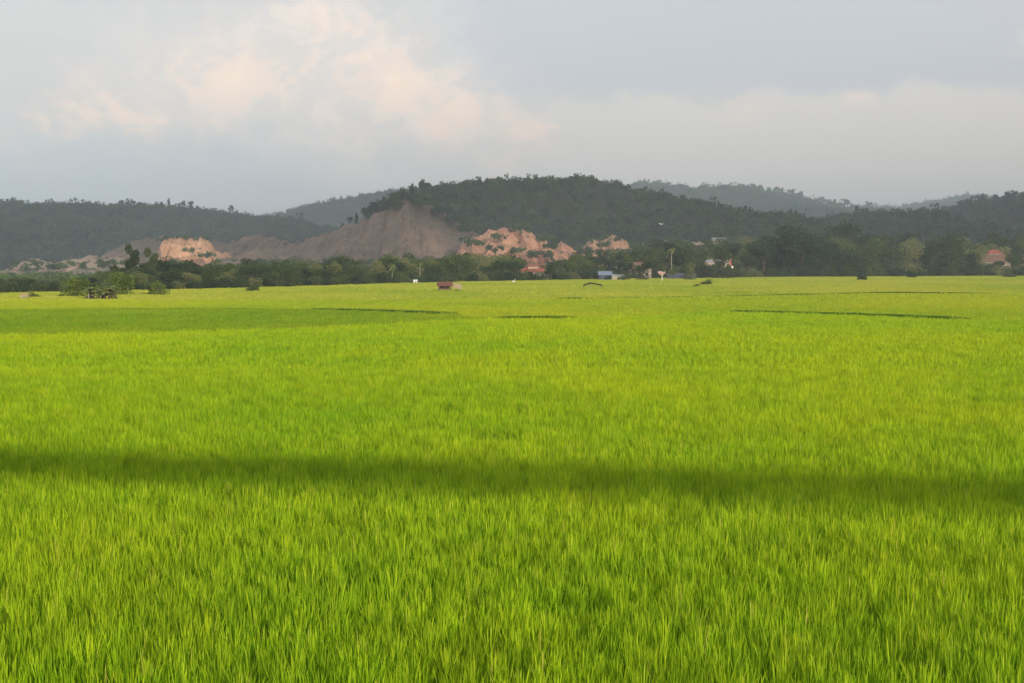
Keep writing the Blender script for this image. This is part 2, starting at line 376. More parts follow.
def crown_mesh(name, lobes, n, size, mat, seed, fill=.35):
    rg = np.random.default_rng(seed)
    lobes = np.array(lobes, float)      # cx,cy,cz,rx,ry,rz
    w = lobes[:, 3]*lobes[:, 5]; w /= w.sum()
    k = rg.choice(len(lobes), n, p=w); L = lobes[k]
    d = rg.normal(size=(n, 3)); d /= np.linalg.norm(d, axis=1)[:, None]
    r = np.where(rg.random(n) < fill, rg.random(n)**.5, rg.uniform(.82, 1.06, n))[:, None]
    C = L[:, :3]+d*L[:, 3:6]*r
    # clumps: thin the foliage out where a coarse noise is low, so sky shows through
    q = fbm(C[:, 0]*1.1+seed, C[:, 2]*1.1+C[:, 1]*.7, 3)
    C = C[q > .36]
    V, Fq = leaf_quads(C, size, rg=rg)
    rnd = np.repeat(np.clip(fbm(C[:, 0]*1.6+5, C[:, 2]*1.6+C[:, 1], 2)+rg.normal(0, .12, len(C)), 0, 1), 4)
    return mesh_np(name, V, Fq, mat, {'rnd': ('FLOAT', rnd.astype(np.float32))})

def lobe_set(rg, kind, r):
    out = []
    if kind == 'round':
        for i in range(9):
            a = rg.uniform(0, 2*pi); q = rg.uniform(.2, .62)*r
            s = rg.uniform(.36, .55)*r
            out.append((math.cos(a)*q, math.sin(a)*q, rg.uniform(-.35, .5)*r, s, s, s*.8))
    elif kind == 'tall':
        for i in range(10):
            t = i/9; s = rg.uniform(.3, .42)*r*(1-.4*t); a = rg.uniform(0, 2*pi)
            out.append((math.cos(a)*.22*r, math.sin(a)*.22*r, (t*2-.9)*r, s, s, s*1.1))
    elif kind == 'flat':
        for i in range(11):
            a = rg.uniform(0, 2*pi); q = rg.uniform(.1, .85)*r; s = rg.uniform(.28, .42)*r
            out.append((math.cos(a)*q, math.sin(a)*q, rg.uniform(-.1, .35)*r-.25*q, s, s, s*.6))
    else:   # loose
        for i in range(8):
            a = rg.uniform(0, 2*pi); q = rg.uniform(.3, .8)*r; s = rg.uniform(.25, .42)*r
            out.append((math.cos(a)*q, math.sin(a)*q, rg.uniform(-.6, .75)*r, s, s, s*.8))
    return out

# instanced clumps for far slopes (stuff)
def src(name, me): return bpy.data.objects.new(name, me)    # never linked: source only
def scatter(name, P, rot, scl, var, sources, label, mat=None, loc=(0, 0, 0)):
    me = mesh_np(name, P, [], None, {'rot': ('FLOAT_VECTOR', rot.astype(np.float32)), 'scl': ('FLOAT_VECTOR', scl.astype(np.float32)), 'var': ('INT', var.astype(np.int32))})
    o = obj(name, me)
    ng = bpy.data.node_groups.new(name, 'GeometryNodeTree')
    ng.interface.new_socket('Geometry', in_out='INPUT', socket_type='NodeSocketGeometry')
    ng.interface.new_socket('Geometry', in_out='OUTPUT', socket_type='NodeSocketGeometry')
    gi = ng.nodes.new('NodeGroupInput'); go = ng.nodes.new('NodeGroupOutput')
    ip = ng.nodes.new('GeometryNodeInstanceOnPoints'); jn = ng.nodes.new('GeometryNodeJoinGeometry')
    m2p = ng.nodes.new('GeometryNodeMeshToPoints')
    for s_ in sources:
        oi = ng.nodes.new('GeometryNodeObjectInfo'); oi.inputs['Object'].default_value = s_
        g2 = ng.nodes.new('GeometryNodeGeometryToInstance')
        ng.links.new(oi.outputs['Geometry'], g2.inputs[0]); ng.links.new(g2.outputs[0], jn.inputs[0])
    def attr(nm, ty):
        a = ng.nodes.new('GeometryNodeInputNamedAttribute'); a.data_type = ty; a.inputs[0].default_value = nm; return a.outputs[0]
    ng.links.new(gi.outputs[0], m2p.inputs[0]); ng.links.new(m2p.outputs[0], ip.inputs['Points'])
    ng.links.new(jn.outputs[0], ip.inputs['Instance']); ip.inputs['Pick Instance'].default_value = True
    ng.links.new(attr('var', 'INT'), ip.inputs['Instance Index'])
    ng.links.new(attr('rot', 'FLOAT_VECTOR'), ip.inputs['Rotation']); ng.links.new(attr('scl', 'FLOAT_VECTOR'), ip.inputs['Scale'])
    last = ip.outputs[0]
    if mat:
        sm = ng.nodes.new('GeometryNodeSetMaterial'); sm.inputs['Material'].default_value = mat
        ng.links.new(last, sm.inputs[0]); last = sm.outputs[0]
    ng.links.new(last, go.inputs[0])
    md = o.modifiers.new('scatter', 'NODES'); md.node_group = ng
    tag(o, label, kind='stuff')
    return o

clumps = []
for i in range(6):
    rg = np.random.default_rng(50+i)
    lob = lobe_set(rg, ['round', 'flat', 'round', 'tall', 'loose', 'round'][i], 1.0)
    clumps.append(src('forest_clump', crown_mesh('forest_clump', lob, 260, .17, M['leaf_hill'], 50+i, .2)))
def forest(h, label):
    n = len(h['X']); s = h['s']
    P = np.stack([h['X'], h['Y'], h['Z']+s*.45], -1)
    rot = np.stack([np.zeros(n), np.zeros(n), rng.uniform(0, 6.28, n)], -1)
    scl = np.stack([s, s, s*rng.uniform(.75, 1.25, n)], -1)
    return scatter('hill_forest', P, rot, scl, rng.choice(6, n, p=[.22, .2, .22, .08, .08, .2]), clumps, label, M[h['leaf']])
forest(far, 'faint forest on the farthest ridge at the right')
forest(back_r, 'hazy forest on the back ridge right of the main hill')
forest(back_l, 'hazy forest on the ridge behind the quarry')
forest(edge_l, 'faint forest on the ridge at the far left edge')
forest(left, 'haze-tinted blue-green forest covering the long left hill')
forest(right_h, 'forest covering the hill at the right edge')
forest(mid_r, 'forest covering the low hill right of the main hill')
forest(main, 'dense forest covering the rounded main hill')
# scrub that creeps over the foot and the rim of the quarry
def scrub(pts, label, s0=2.6):
    P = []
    for (x, y, Y, n, sp) in pts:
        for k in range(n):
            xx = x+random.uniform(-sp, sp); YY = Y+random.uniform(-8, 8)
            P.append((px(xx, YY), YY, pz(y+random.uniform(-2, 2)*min(sp, 14)/12, YY)))
    P = np.array(P); n = len(P); s = rng.uniform(.6, 1.3, n)*s0
    scatter('scrub', P, np.stack([np.zeros(n)]*2+[rng.uniform(0, 6, n)], -1), np.stack([s, s, s*.8], -1), rng.integers(0, 6, n), clumps, label, M['leaf_hill'])

scrub([(470, 240, 975, 10, 10), (505, 262, 950, 16, 14), (495, 248, 952, 8, 8), (540, 254, 950, 24, 12), (549, 246, 955, 24, 5), (475, 243, 962, 18, 8), (520, 250, 952, 14, 10), (500, 236, 985, 10, 8), (520, 229, 1012, 14, 12), (545, 238, 1012, 10, 8), (560, 262, 950, 20, 14), (533, 222, 1030, 20, 12), (478, 262, 950, 14, 10)], 'scrub on the pink cliff')
scrub([(185, 238, 1122, 24, 26), (205, 255, 1070, 12, 10), (225, 262, 1070, 20, 12), (175, 262, 1070, 12, 10), (190, 250, 1068, 5, 5)], 'scrub on the rim and foot of the tall orange cliff')
scrub([(605, 244, 985, 10, 8), (618, 252, 985, 26, 14), (590, 251, 985, 26, 12), (604, 239, 1036, 10, 20)], 'scrub on the small orange cutting')
scrub([(345, 262, 990, 60, 90), (285, 243, 1290, 30, 40), (275, 262, 990, 30, 40), (440, 260, 990, 30, 30), (392, 204, 1106, 40, 12), (404, 197, 1106, 60, 14), (425, 201, 1106, 60, 14), (442, 210, 1106, 50, 10), (456, 219, 1106, 40, 10), (470, 228, 1106, 40, 10)], 'scrub on the edges of the grey quarry slope')
scrub([(30, 264, 890, 14, 16), (60, 266, 890, 24, 10), (90, 264, 890, 16, 20), (112, 262, 890, 14, 16)], 'scrub on the low pale bank at the far left')
scrub([(660, 248, 985, 40, 30), (700, 250, 985, 40, 20), (740, 244, 985, 50, 30)], 'scrub on the broken tan bank', 4)
n = 5200
WX = rng.uniform(-520, 620, n); WY = rng.uniform(330, 1250, n); wu = 512+F*WX/WY
kk = (wu > -60) & (wu < 1090) & (WY > np.interp(wu, [0, 200, 400, 640, 1024], [345, 400, 480, 600, 770]))
kk &= ~((np.abs(wu-345) < 130) & (WY > 990)) & ~((WY > 880) & (wu < 130) & (wu > 26))
WX, WY = WX[kk], WY[kk]; n = len(WX); s_ = rng.uniform(2.6, 4.6, n)*np.where(512+F*WX/WY < 125, .5, 1)
scatter('woodland', np.stack([WX, WY, s_*.4], -1), np.stack([np.zeros(n)]*2+[rng.uniform(0, 6, n)], -1), np.stack([s_, s_, s_*.8], -1), rng.integers(0, 6, n), clumps, 'low woodland between the tree line and the hills', M['leaf_hill'])

# ------------------------------------------------------------------ individual trees
def copy_tree(o, parent=None):
    c = o.copy(); COL.objects.link(c)
    if parent: c.parent = parent
    for ch in o.children: copy_tree(ch, c)
    return c

def trunk_mesh(h, r, seed, mat, limbs=5, spread=.26):
    rg = random.Random(seed); b = MB()
    lean = rg.uniform(-.05, .05)*h
    b.tube([(0, 0, -.1), (lean*.3, 0, h*.3), (lean, lean*.5, h*.62), (lean*1.3, lean*.5, h*.85)], [r*1.25, r*.9, r*.6, r*.2], 7)
    for i in range(limbs):
        a = rg.uniform(0, 2*pi); z = h*rg.uniform(.35, .6); q = spread*h*rg.uniform(.5, .9)
        b.tube([(lean*.6, 0, z), (lean*.6+math.cos(a)*q*.5, math.sin(a)*q*.5, z+h*.12), (lean*.6+math.cos(a)*q, math.sin(a)*q, z+h*.26)], [r*.5, r*.32, r*.1], 5)
    return b.mesh('trunk', mat)

PROTO = {}
def proto(key, kind, leaf, H, W, n, size, seed, trunk='bark', skirt=False):
    """unit prototypes: height H, crown half width W"""
    rg = np.random.default_rng(seed)
    cr = W; lob = lobe_set(rg, kind, cr); zc = H-{'round': .82, 'tall': 1.25, 'flat': .55, 'loose': .95}[kind]*cr
    lob = [(a, b, c+zc, d, e, f) for a, b, c, d, e, f in lob]
    if skirt:
        for i in range(6):
            a = rg.uniform(0, 2*pi); s = rg.uniform(.35, .5)*cr
            lob.append((math.cos(a)*cr*.5, math.sin(a)*cr*.5, rg.uniform(.1, .35)*H, s, s, s))
    root = bpy.data.objects.new('proto', None)
    c = crown_mesh('crown', lob, n, size, M[leaf], seed)
    t = trunk_mesh(H*.9, .028*H, seed, M[trunk])
    PROTO[key] = (t, c, H)

i = 0
for kind, H, W in (('round', 10, 4.4), ('round', 10, 3.6), ('flat', 10, 5.0), ('loose', 10, 3.8), ('round', 10, 4.0), ('tall', 10, 3.2)):
    for leaf in ('leaf_a', 'leaf_b', 'leaf_d'):
        proto((i, leaf), kind, leaf, H, W, 2600, .26, 200+i*7+(leaf == 'leaf_b'), 'bark', skirt=(i % 2 == 0)); 
    i += 1
proto('bush', 'round', 'leaf_a', 5, 3.2, 1500, .26, 301, skirt=True)
proto('bush2', 'round', 'leaf_b', 5, 3.0, 1500, .26, 302, skirt=True)
proto('bright', 'round', 'leaf_c', 6, 3.1, 2600, .22, 303, skirt=True)
proto('bright2', 'loose', 'leaf_c', 5, 3.0, 1900, .22, 304, skirt=True)
proto('spire', 'tall', 'leaf_b', 10, 3.4, 2600, .24, 305)

def palm_proto(key, H, seed, nf=16, lf=3.2):
    rg = random.Random(seed); t = MB()
    bend = rg.uniform(-.8, .8)
    t.tube([(0, 0, 0), (bend*.2, 0, H*.35), (bend*.7, 0, H*.75), (bend, 0, H)], [.22, .16, .14, .12], 6)
    V = []; Fq = []
    for k in range(nf):
        a = 2*pi*k/nf+rg.uniform(-.2, .2); el = rg.uniform(-.3, 1.1); L = lf*rg.uniform(.8, 1.1); pts = []
        for s in range(7):
            q = s/6; d = L*q
            pts.append((bend+math.cos(a)*d*math.cos(el)*(1-.15*q), math.sin(a)*d*math.cos(el)*(1-.15*q), H+math.sin(el)*d-1.25*q*q*L*.55))
        sx, sy = -math.sin(a), math.cos(a)
        for s in range(6):
            w0 = .5*math.sin(pi*min(1, .12+s/6.5)); w1 = .5*math.sin(pi*min(1, .12+(s+1)/6.5))
            for sd in (1, -1):      # two rows of leaflets drooping from the rib
                n = len(V); p, q = pts[s], pts[s+1]
                V += [p, q, (q[0]+sx*sd*w1, q[1]+sy*sd*w1, q[2]-w1*.6), (p[0]+sx*sd*w0, p[1]+sy*sd*w0, p[2]-w0*.6)]
                Fq.append((n, n+1, n+2, n+3))
    me = mesh_np('crown', np.array(V), np.array(Fq), M['leaf_palm'], {'rnd': ('FLOAT', np.random.default_rng(1).random(len(V)).astype(np.float32)*.6+.5)})
    PROTO[key] = (t.mesh('trunk', M['bark_pale']), me, H+1.5)
palm_proto('palm', 9, 1); palm_proto('palm2', 11, 5, 14)

def tree(key, x, ytop, ybase, Y, label, cat='tree', name=None, group=None, wide=1.0, Z0=None, vis=0):
    """a tree at picture column x whose top reaches row ytop; Y is its distance"""
    t, c, H = PROTO[key]
    z0 = 0.0 if Z0 is None else Z0
    h = pz(ytop, Y)-z0; s = h/H
    r = empty(name or 'broadleaf_tree', (px(x, Y), Y, z0), random.uniform(0, 6.28), (s*wide, s*wide, s))
    obj('trunk', t, r); obj('crown', c, r)
    tag(r, label, cat, group); return r

# crest of the tree line, row by picture column
TOP = [(-30, 277), (0, 277), (30, 278), (60, 278), (90, 276), (108, 268), (118, 262), (128, 262), (140, 262), (165, 262), (185, 262), (200, 264), (240, 264), (262, 262), (300, 264), (330, 261), (345, 259), (370, 264), (400, 258), (430, 261), (445, 254), (465, 253), (485, 259), (500, 253), (512, 252), (524, 262), (550, 266), (565, 258), (600, 256), (625, 253), (640, 250), (655, 243), (672, 244), (690, 248), (705, 252), (735, 254), (755, 245), (768, 240), (785, 231), (800, 229), (815, 233), (830, 238), (850, 236), (870, 237), (900, 237), (930, 239), (950, 232), (970, 238), (990, 242), (1010, 246), (1030, 238), (1060, 240)]
BASE = [(-30, 294), (0, 292), (100, 290), (200, 288), (300, 285.5), (400, 282.5), (500, 280.5), (640, 278), (800, 276.5), (1060, 275.3)]
tl = lambda x: np.interp(x, [p[0] for p in TOP], [p[1] for p in TOP])-4.0*(x > 180)*(x < 700)-2.0*(x >= 700)
bl = lambda x: np.interp(x, [p[0] for p in BASE], [p[1] for p in BASE])
ZONES = [(60, 'at the far left below the pale earth bank'), (155, 'left of the tall orange cliff'), (245, 'below the tall orange cliff'),
         (340, 'below the left end of the grey quarry slope'), (440, 'below the middle of the grey quarry slope'), (590, 'below the pink cliff'), (690, 'around the blue-roofed shed'),
         (760, 'left of the big dark trees'), (850, 'in the big dark stand right of centre'), (950, 'right of the big dark stand'), (1100, 'beside the tiled house at the right edge')]
zone = lambda x: next(z for q, z in ZONES if x < q)
HOUSES = [(517, 550, 503), (596, 648, 540), (664, 695, 560), (978, 1034, 700), (705, 735, 600)]
def blocked(x, Y):
    return any(a < x < b and Y < yy+8 for a, b, yy in HOUSES)
rr = random.Random(5)
used = 0
for row, (dy, dtop, key_bias) in enumerate(((6, 9, .6), (26, 3.0, .5), (52, 0.0, .45))):
    x = -34+row*7
    while x < 1062:
        Y0 = gy(bl(x), .8)+dy*(1+x/900)+rr.uniform(-3, 5)
        top = tl(x)+dtop*rr.uniform(.3, 1.4)+rr.uniform(-2.5, 5)
        dark = x > 755 and x < 830
        leaf = 'leaf_d' if dark else ('leaf_b' if rr.random() > key_bias+.05 else 'leaf_a')
        k = rr.choice([0, 1, 2, 3, 4, 4, 1])
        hpx = (bl(x)-top)
        if blocked(x, Y0):
            tree(rr.choice(['bush', 'bush2', (4, 'leaf_a'), (3, 'leaf_b')]), x, bl(x)-rr.uniform(6, 9)*(1.7 if x > 975 else 1), None, Y0, f'low leafy tree before a house {zone(x)}', group='low trees before the houses', wide=1.4)
        else:
            sz = 'tall' if hpx > 34 else ('low' if hpx < 20 else 'middling')
            rw = ['front', 'middle', 'back'][row]
            tn = 'dark green' if leaf != 'leaf_a' else 'olive green'
            tree((k, leaf), x, top, None, Y0, f'{sz} {tn} tree, {rw} row, {zone(x)}', wide=rr.uniform(.95, 1.35), group='trees of the tree line')
            used += 1
        x += max(8, hpx*rr.uniform(.42, .62))
    # low growth that closes the foot of the tree line
x = -34
while x < 1062:
    Y0 = gy(bl(x), .8)+rr.uniform(-1, 3)
    hp = rr.uniform(6, 11)
    if not (598 < x < 628 or 655 < x < 668):
        tree(rr.choice(['bush', 'bush2', 'bush2']), x, bl(x)-hp, None, Y0, f'leafy bush at the field edge {zone(x)}', 'bush', 'bush', 'bushes at the foot of the tree line', wide=1.3)
    x += hp*rr.uniform(.8, 1.5)

# trees that stand out
tree('spire', 133, 244, None, 345, 'tall dark slender tree against the grey earth left of the orange cliff')
tree('spire', 152, 248, None, 350, 'second tall dark tree just left of the orange cliff', wide=1.15)
tree((0, 'leaf_b'), 168, 255, None, 352, 'broad dark tree at the left foot of the tall orange cliff')
tree((3, 'leaf_b'), 121, 264, None, 338, 'ragged dark tree left of the slender pair')
tree('bright', 74, 274.5, None, 248, 'round yellow-green tree left of the banana clump', name='round_tree', wide=1.25)
tree('bright', 122, 270.5, None, 262, 'sunlit round tree right behind the banana clump', name='round_tree', wide=1.1)
tree('bright2', 160, 279.5, None, 262, 'small bright bush in the field right of the banana clump', 'bush', 'bush', wide=1.1)
tree('bush2', 154, 283.5, None, 268, 'small dark bush beside the bright one in the field', 'bush', 'bush', wide=1)
tree('bush', 254, 281.5, None, gy(292.5, .4), 'small dark round bush alone before the tree line', 'bush', 'bush')
tree('bush', 34, 292, None, gy(298.5, .4), 'low dark bush beside the pale hut at the far left', 'bush', 'bush', wide=1.6)
tree('bush', 707, 279, None, gy(286, .3), 'spreading bush in the field before the dark trees', 'bush', 'bush', wide=1.6)
tree('bush2', 696, 283.5, None, gy(288, .3), 'tiny bush left of the spreading one in the field', 'bush', 'bush')
tree('bush2', 861.5, 272, None, gy(281, .3), 'small dark bush alone in the right of the field', 'bush', 'bush')
tree('bush2', 911, 270, None, gy(278.5, .3), 'small bush close to the right tree line', 'bush', 'bush')
tree('bush2', 1008, 271.5, None, gy(278, .3), 'low dark bush in the field before the tiled house', 'bush', 'bush', wide=2)
tree((2, 'leaf_b'), 846, 219, None, 800, 'tall flat-topped tree rising above the right tree line', wide=1.0)
tree((1, 'leaf_d'), 800, 228, None, 640, 'highest round dark tree of the big dark stand', wide=1.15)
tree((4, 'leaf_d'), 782, 231, None, 635, 'round dark tree at the left shoulder of the big stand', wide=1.1)
tree((0, 'leaf_d'), 952, 230, None, 700, 'dark round tree standing above its neighbours near the right edge', wide=.9)
tree((3, 'leaf_a'), 1000, 231, None, 790, 'pale olive tree behind the tiled house')
tree((2, 'leaf_a'), 1022, 229, None, 800, 'wide olive tree behind the right edge of the tiled house')
tree((1, 'leaf_a'), 748, 236, None, 780, 'pale round tree behind and left of the dark stand', wide=1.1)
for x, y, Yd in ((709, 244, 700), (730, 243, 690), (722, 247, 560), (709, 261, 590), (715, 262, 586), (721, 261, 588), (727, 263, 592), (713, 239, 800), (726, 238, 800), (720, 241.5, 798), (673, 268, 530), (689, 265, 530), (600, 265, 520), (626, 268, 500), (515, 258, 480), (551, 262, 480), (546, 270, 484), (523, 272, 486), (534, 274.5, 484), (640, 262, 505), (629, 262, 512), (648, 262, 505), (976, 246, 690), (1012, 252, 690), (1001, 261, 688), (988, 260, 686), (980, 262, 684), (1020, 258, 694), (690, 262, 505)):
    tree((rr.choice([0, 1, 3, 4]), rr.choice(['leaf_a', 'leaf_b'])), x, y, None, Yd, f'leafy tree close beside a house {zone(x)}', group='trees beside the houses')
for k, (x, y) in enumerate([(420, 261), (392, 262), (671, 246)]):
    tree('palm' if k % 2 else 'palm2', x, y, None, gy(bl(x), .8)+4, f'coconut palm rising {zone(x)}', 'palm', 'palm_tree', 'palms of the tree line')

# trees on the rim of the quarry and on the ridges
def on_ridge(key, x, ytop, hgt, Y, label, cat='tree', name='ridge_tree', group=None, wide=1.0):
    zt = pz(ytop, Y); return tree(key, x, ytop, None, Y, label, cat, name, group, wide, Z0=zt-hgt)
for x, y, h in ((366, 205, 14), (372, 202, 12), (379, 199, 18), (384, 196.5, 17), (391, 195, 16), (397, 193.5, 13), (403, 188, 13), (412, 184, 13), (357, 213, 9), (350, 217, 9), (343, 222, 8)):
    on_ridge(random.choice(['spire', (3, 'leaf_b'), (1, 'leaf_b')]), x, y, h, 1135, 'dark tree on the left rim of the grey quarry slope', group='trees on the quarry rim')
on_ridge((3, 'leaf_b'), 421.5, 179, 15, 1300, 'highest tree at the summit of the quarry rim', wide=.8)
on_ridge((1, 'leaf_b'), 428, 183, 12, 1300, 'round tree right beside the highest rim tree', wide=.9)
rp = random.Random(3)
RIDGE_R = [(625, 186), (650, 188), (680, 191), (700, 190), (725, 186.5), (745, 187), (765, 190), (785, 193), (805, 197), (830, 202), (850, 203), (870, 207), (900, 208)]
for x in [632, 640, 648, 672, 676, 688, 704, 708, 713, 719, 726, 730, 734, 738, 741, 745, 749, 753, 760, 768, 776, 781, 790, 798, 812, 820, 824, 828, 834, 840, 846, 868, 872]:
    y = np.interp(x, [p[0] for p in RIDGE_R], [p[1] for p in RIDGE_R])-rp.uniform(2.2, 5.5)
    on_ridge(rp.choice(['palm', 'palm2', (3, 'leaf_b')]), x, y, 27+rp.uniform(-3, 6), 4400, 'tiny tree standing on the skyline of the hazy back ridge', group='skyline trees on the back ridge', wide=1.3)
for x, y in ((88, 201), (105, 202), (123, 200.5), (134, 201), (142, 202.5), (162, 201.5), (170, 198.5), (184, 200.5), (192, 201.5), (66, 201.5), (21, 200.5), (232, 205)):
    on_ridge(rp.choice([(1, 'leaf_b'), (3, 'leaf_b'), 'spire']), x, y, 14, 2240, 'tree standing on the skyline of the long left hill', group='skyline trees on the left hill', wide=1.1)
for x, y in ((942, 205), (958, 200), (968, 199), (980, 195), (993, 194), (1006, 190.5), (1013, 190), (1020, 191)):
    on_ridge(rp.choice([(1, 'leaf_b'), (0, 'leaf_b'), (3, 'leaf_b')]), x, y, 15, 2280, 'tree standing on the skyline of the right hill', group='skyline trees on the right hill', wide=1.1)

# banana clump at the left
def banana(x, ybase, w_px, label):
    Y = gy(ybase, .3); r = empty('banana_clump', (px(x, Y), Y, 0)); rg = random.Random(11)
    w = w_px/F*Y; V = []; Fq = []
    for k in range(20):
        bx, by = rg.uniform(-w/2, w/2), rg.uniform(-1.2, 1.2); h = rg.uniform(1.1, 2.3)
        st = MB(); st.tube([(bx, by, 0), (bx+rg.uniform(-.1, .1), by, h*.5), (bx+rg.uniform(-.2, .2), by, h)], [.13, .11, .07], 6)
        st.build('stem', M['bark_pale'] if k % 3 == 0 else M['bark'], r, True)
        for j in range(10):
            a = rg.uniform(0, 2*pi); L = rg.uniform(.9, 1.7); el = rg.uniform(-.2, 1.35); ps = []
            for q in range(6):
                t = q/5; d = L*t
                ps.append((bx+math.cos(a)*math.cos(el)*d, by+math.sin(a)*math.cos(el)*d, h+math.sin(el)*d-.9*t*t*L*.6))
            for q in range(5):
                w0 = .36*math.sin(pi*(q+.4)/5.6); w1 = .36*math.sin(pi*(q+1.4)/5.6+.0) if q < 4 else .03
                sx, sy = -math.sin(a), math.cos(a); n = len(V)
                V += [ps[q], ps[q+1], (ps[q+1][0]+sx*w1, ps[q+1][1]+sy*w1, ps[q+1][2]-w1*.5), (ps[q][0]+sx*w0, ps[q][1]+sy*w0, ps[q][2]-w0*.5)]
                V += [ps[q], ps[q+1], (ps[q+1][0]-sx*w1, ps[q+1][1]-sy*w1, ps[q+1][2]-w1*.5), (ps[q][0]-sx*w0, ps[q][1]-sy*w0, ps[q][2]-w0*.5)]
                Fq += [(n, n+1, n+2, n+3), (n+7, n+6, n+5, n+4)]
    me = mesh_np('leaves', np.array(V), np.array(Fq), M['leaf_palm'], {'rnd': ('FLOAT', np.random.default_rng(1).random(len(V)).astype(np.float32)*.6+.5)}); obj('leaves', me, r)
    tag(r, label, 'banana plants')
banana(103, 301, 30, 'clump of banana plants with pale stems in the field at left')

# ------------------------------------------------------------------ houses and huts
def gable(name, x, ybase, Y, w, d, wall_h, roof_h, wallm, roofm, label, cat='house', rz=0.0, over=.5, hip=0.0, win=True, doorm='dark', z0=0.0, tiers=0):
    r = empty(name, (px(x, Y), Y, z0), rz)
    b = MB(); b.box((0, 0, wall_h/2), (w, d, wall_h)); 
    if hip == 0: b.prism([(-w/2+.02, wall_h), (w/2-.02, wall_h), (0, wall_h+roof_h-.15)][:0] or [(-.01, wall_h), (.01, wall_h), (0, wall_h+.02)], -d/2+.02, d/2-.02)
    b.build('wall', M[wallm], r)
    rf = MB(); ww, dd = w/2+over, d/2+over
    if hip:
        A = [(-ww, -dd, wall_h), (ww, -dd, wall_h), (ww, dd, wall_h), (-ww, dd, wall_h), (-ww*hip, 0, wall_h+roof_h), (ww*hip, 0, wall_h+roof_h)]
        rf.add(A, [(0, 1, 5, 4), (1, 2, 5), (2, 3, 4, 5), (3, 0, 4), (3, 2, 1, 0)])
    else:       # ridge along x, slope faces the field
        rf.add([(-ww, -dd, wall_h-.1), (ww, -dd, wall_h-.1), (ww, 0, wall_h+roof_h), (-ww, 0, wall_h+roof_h), (-ww, dd, wall_h-.1), (ww, dd, wall_h-.1)],
               [(0, 1, 2, 3), (3, 2, 5, 4), (0, 3, 4), (1, 5, 2), (0, 4, 5, 1)])
    ro = rf.build('roof', M[roofm], r)
    rc = MB(); rc.box((0, 0, wall_h+roof_h+.06), (2*ww*(hip or 1), .3, .14)); rc.build('ridge_cap', M[roofm], ro)
    if tiers:
        t = MB(); w2, d2, z2 = ww*.42, dd*.42, wall_h+roof_h*.6
        t.box((0, 0, z2+.3), (w2*1.6, d2*1.5, 1.5)); t.build('upper_wall', M[wallm], r)
        u = MB(); zz = z2+.95
        u.add([(-w2, -d2, zz), (w2, -d2, zz), (w2, d2, zz), (-w2, d2, zz), (-w2*.55, 0, zz+roof_h*.38), (w2*.55, 0, zz+roof_h*.38)], [(0, 1, 5, 4), (1, 2, 5), (2, 3, 4, 5), (3, 0, 4), (3, 2, 1, 0)])
        u.build('upper_roof', M['red_roof' if tiers == 1 else roofm], r)
    if win:
        for q in (-.3, .3):
            f = MB(); f.box((q*w, -d/2-.03, wall_h*.55), (w*.18, .06, wall_h*.4)); fo = f.build('window', M['white'], r)
            p = MB(); p.box((q*w, -d/2-.065, wall_h*.55), (w*.14, .02, wall_h*.32)); p.build('pane', M['glass'], fo)
    if cat != 'hut':
        dm = MB(); dm.box((0, -d/2-.03, wall_h*.4), (w*.13, .06, wall_h*.78)); dm.build('door', M[doorm], r)
    tag(r, label, cat); return r

gable('tiled_house', 533, 0, 503, 10, 6, 3.5, 1.7, 'tan', 'red_roof', 'house with two-tiered red roof in the trees below the pink cliff', tiers=1, hip=.5, rz=.12)
gable('shed', 605, 0, 508, 4.4, 4.5, 2.4, 1.3, 'slate', 'blue_roof', 'blue-roofed shed beside the low pale building', 'shed', over=.3, win=False)
gable('low_building', 618, 0, 504, 4.6, 4, 2.2, .4, 'cream', 'grey_roof', 'low cream building joined right of the blue-roofed shed', 'building', over=.15, win=False)
gable('tiled_house', 639, 0, 562, 9, 6, 4.2, 2.8, 'tan', 'brown_roof', 'brown-roofed house in the trees right of the blue-roofed shed', hip=.4)
gable('long_shed', 681, 0, 552, 11, 4.5, 2.0, .6, 'slate', 'slate', 'long low slate-blue shed right of the pink board', 'shed', over=.3, win=False)
gable('tiled_house', 993, 0, 712, 15, 9, 7.4, 5.2, 'tan', 'brown_roof', 'large tan house with tiered brown and red roof at the right', tiers=1, hip=.45, rz=-.2)
gable('tiled_house', 1027, 0, 720, 11, 8, 7.2, 2.6, 'tan', 'red_roof', 'red-roofed house cut by the right edge of the photo', hip=.4)
gable('hillside_house', 718, 0, 820, 7, 6, 3.0, .8, 'cream', 'grey_roof', win=False, label='pale yellow house high among trees right of centre', z0=pz(244.5, 820))
gable('grey_roof_house', 717, 0, 615, 11, 7, 7.2, .9, 'tan', 'grey_roof', 'grey flat-roofed house among trees beside the red and white banner', hip=.7)
gable('white_shed', 415.5, 0, gy(282.5, .8), 1.2, 1.1, 1.0, .25, 'white', 'white', over=.1, label='tiny white shed at the foot of the tree line', cat='shed', win=False, z0=.3)
gable('pale_hut', 24.5, 0, gy(299, .5), 1.1, 1.0, 1.0, .35, 'tan', 'thatch', over=.12, label='tiny pale hut in the field at the far left', cat='hut', win=False)
# mound that carries the hillside house
tag(obj('knoll', grid_mesh('knoll', np.linspace(80, 170, 24), np.linspace(790, 880, 24), (lambda X, Y: np.maximum(0, 1-((X-121)/42)**2-((Y-828)/36)**2)**.6*(pz(243, 820)+.2)-.3)(*np.meshgrid(np.linspace(80, 170, 24), np.linspace(790, 880, 24))), M['hillground'])), kind='structure')

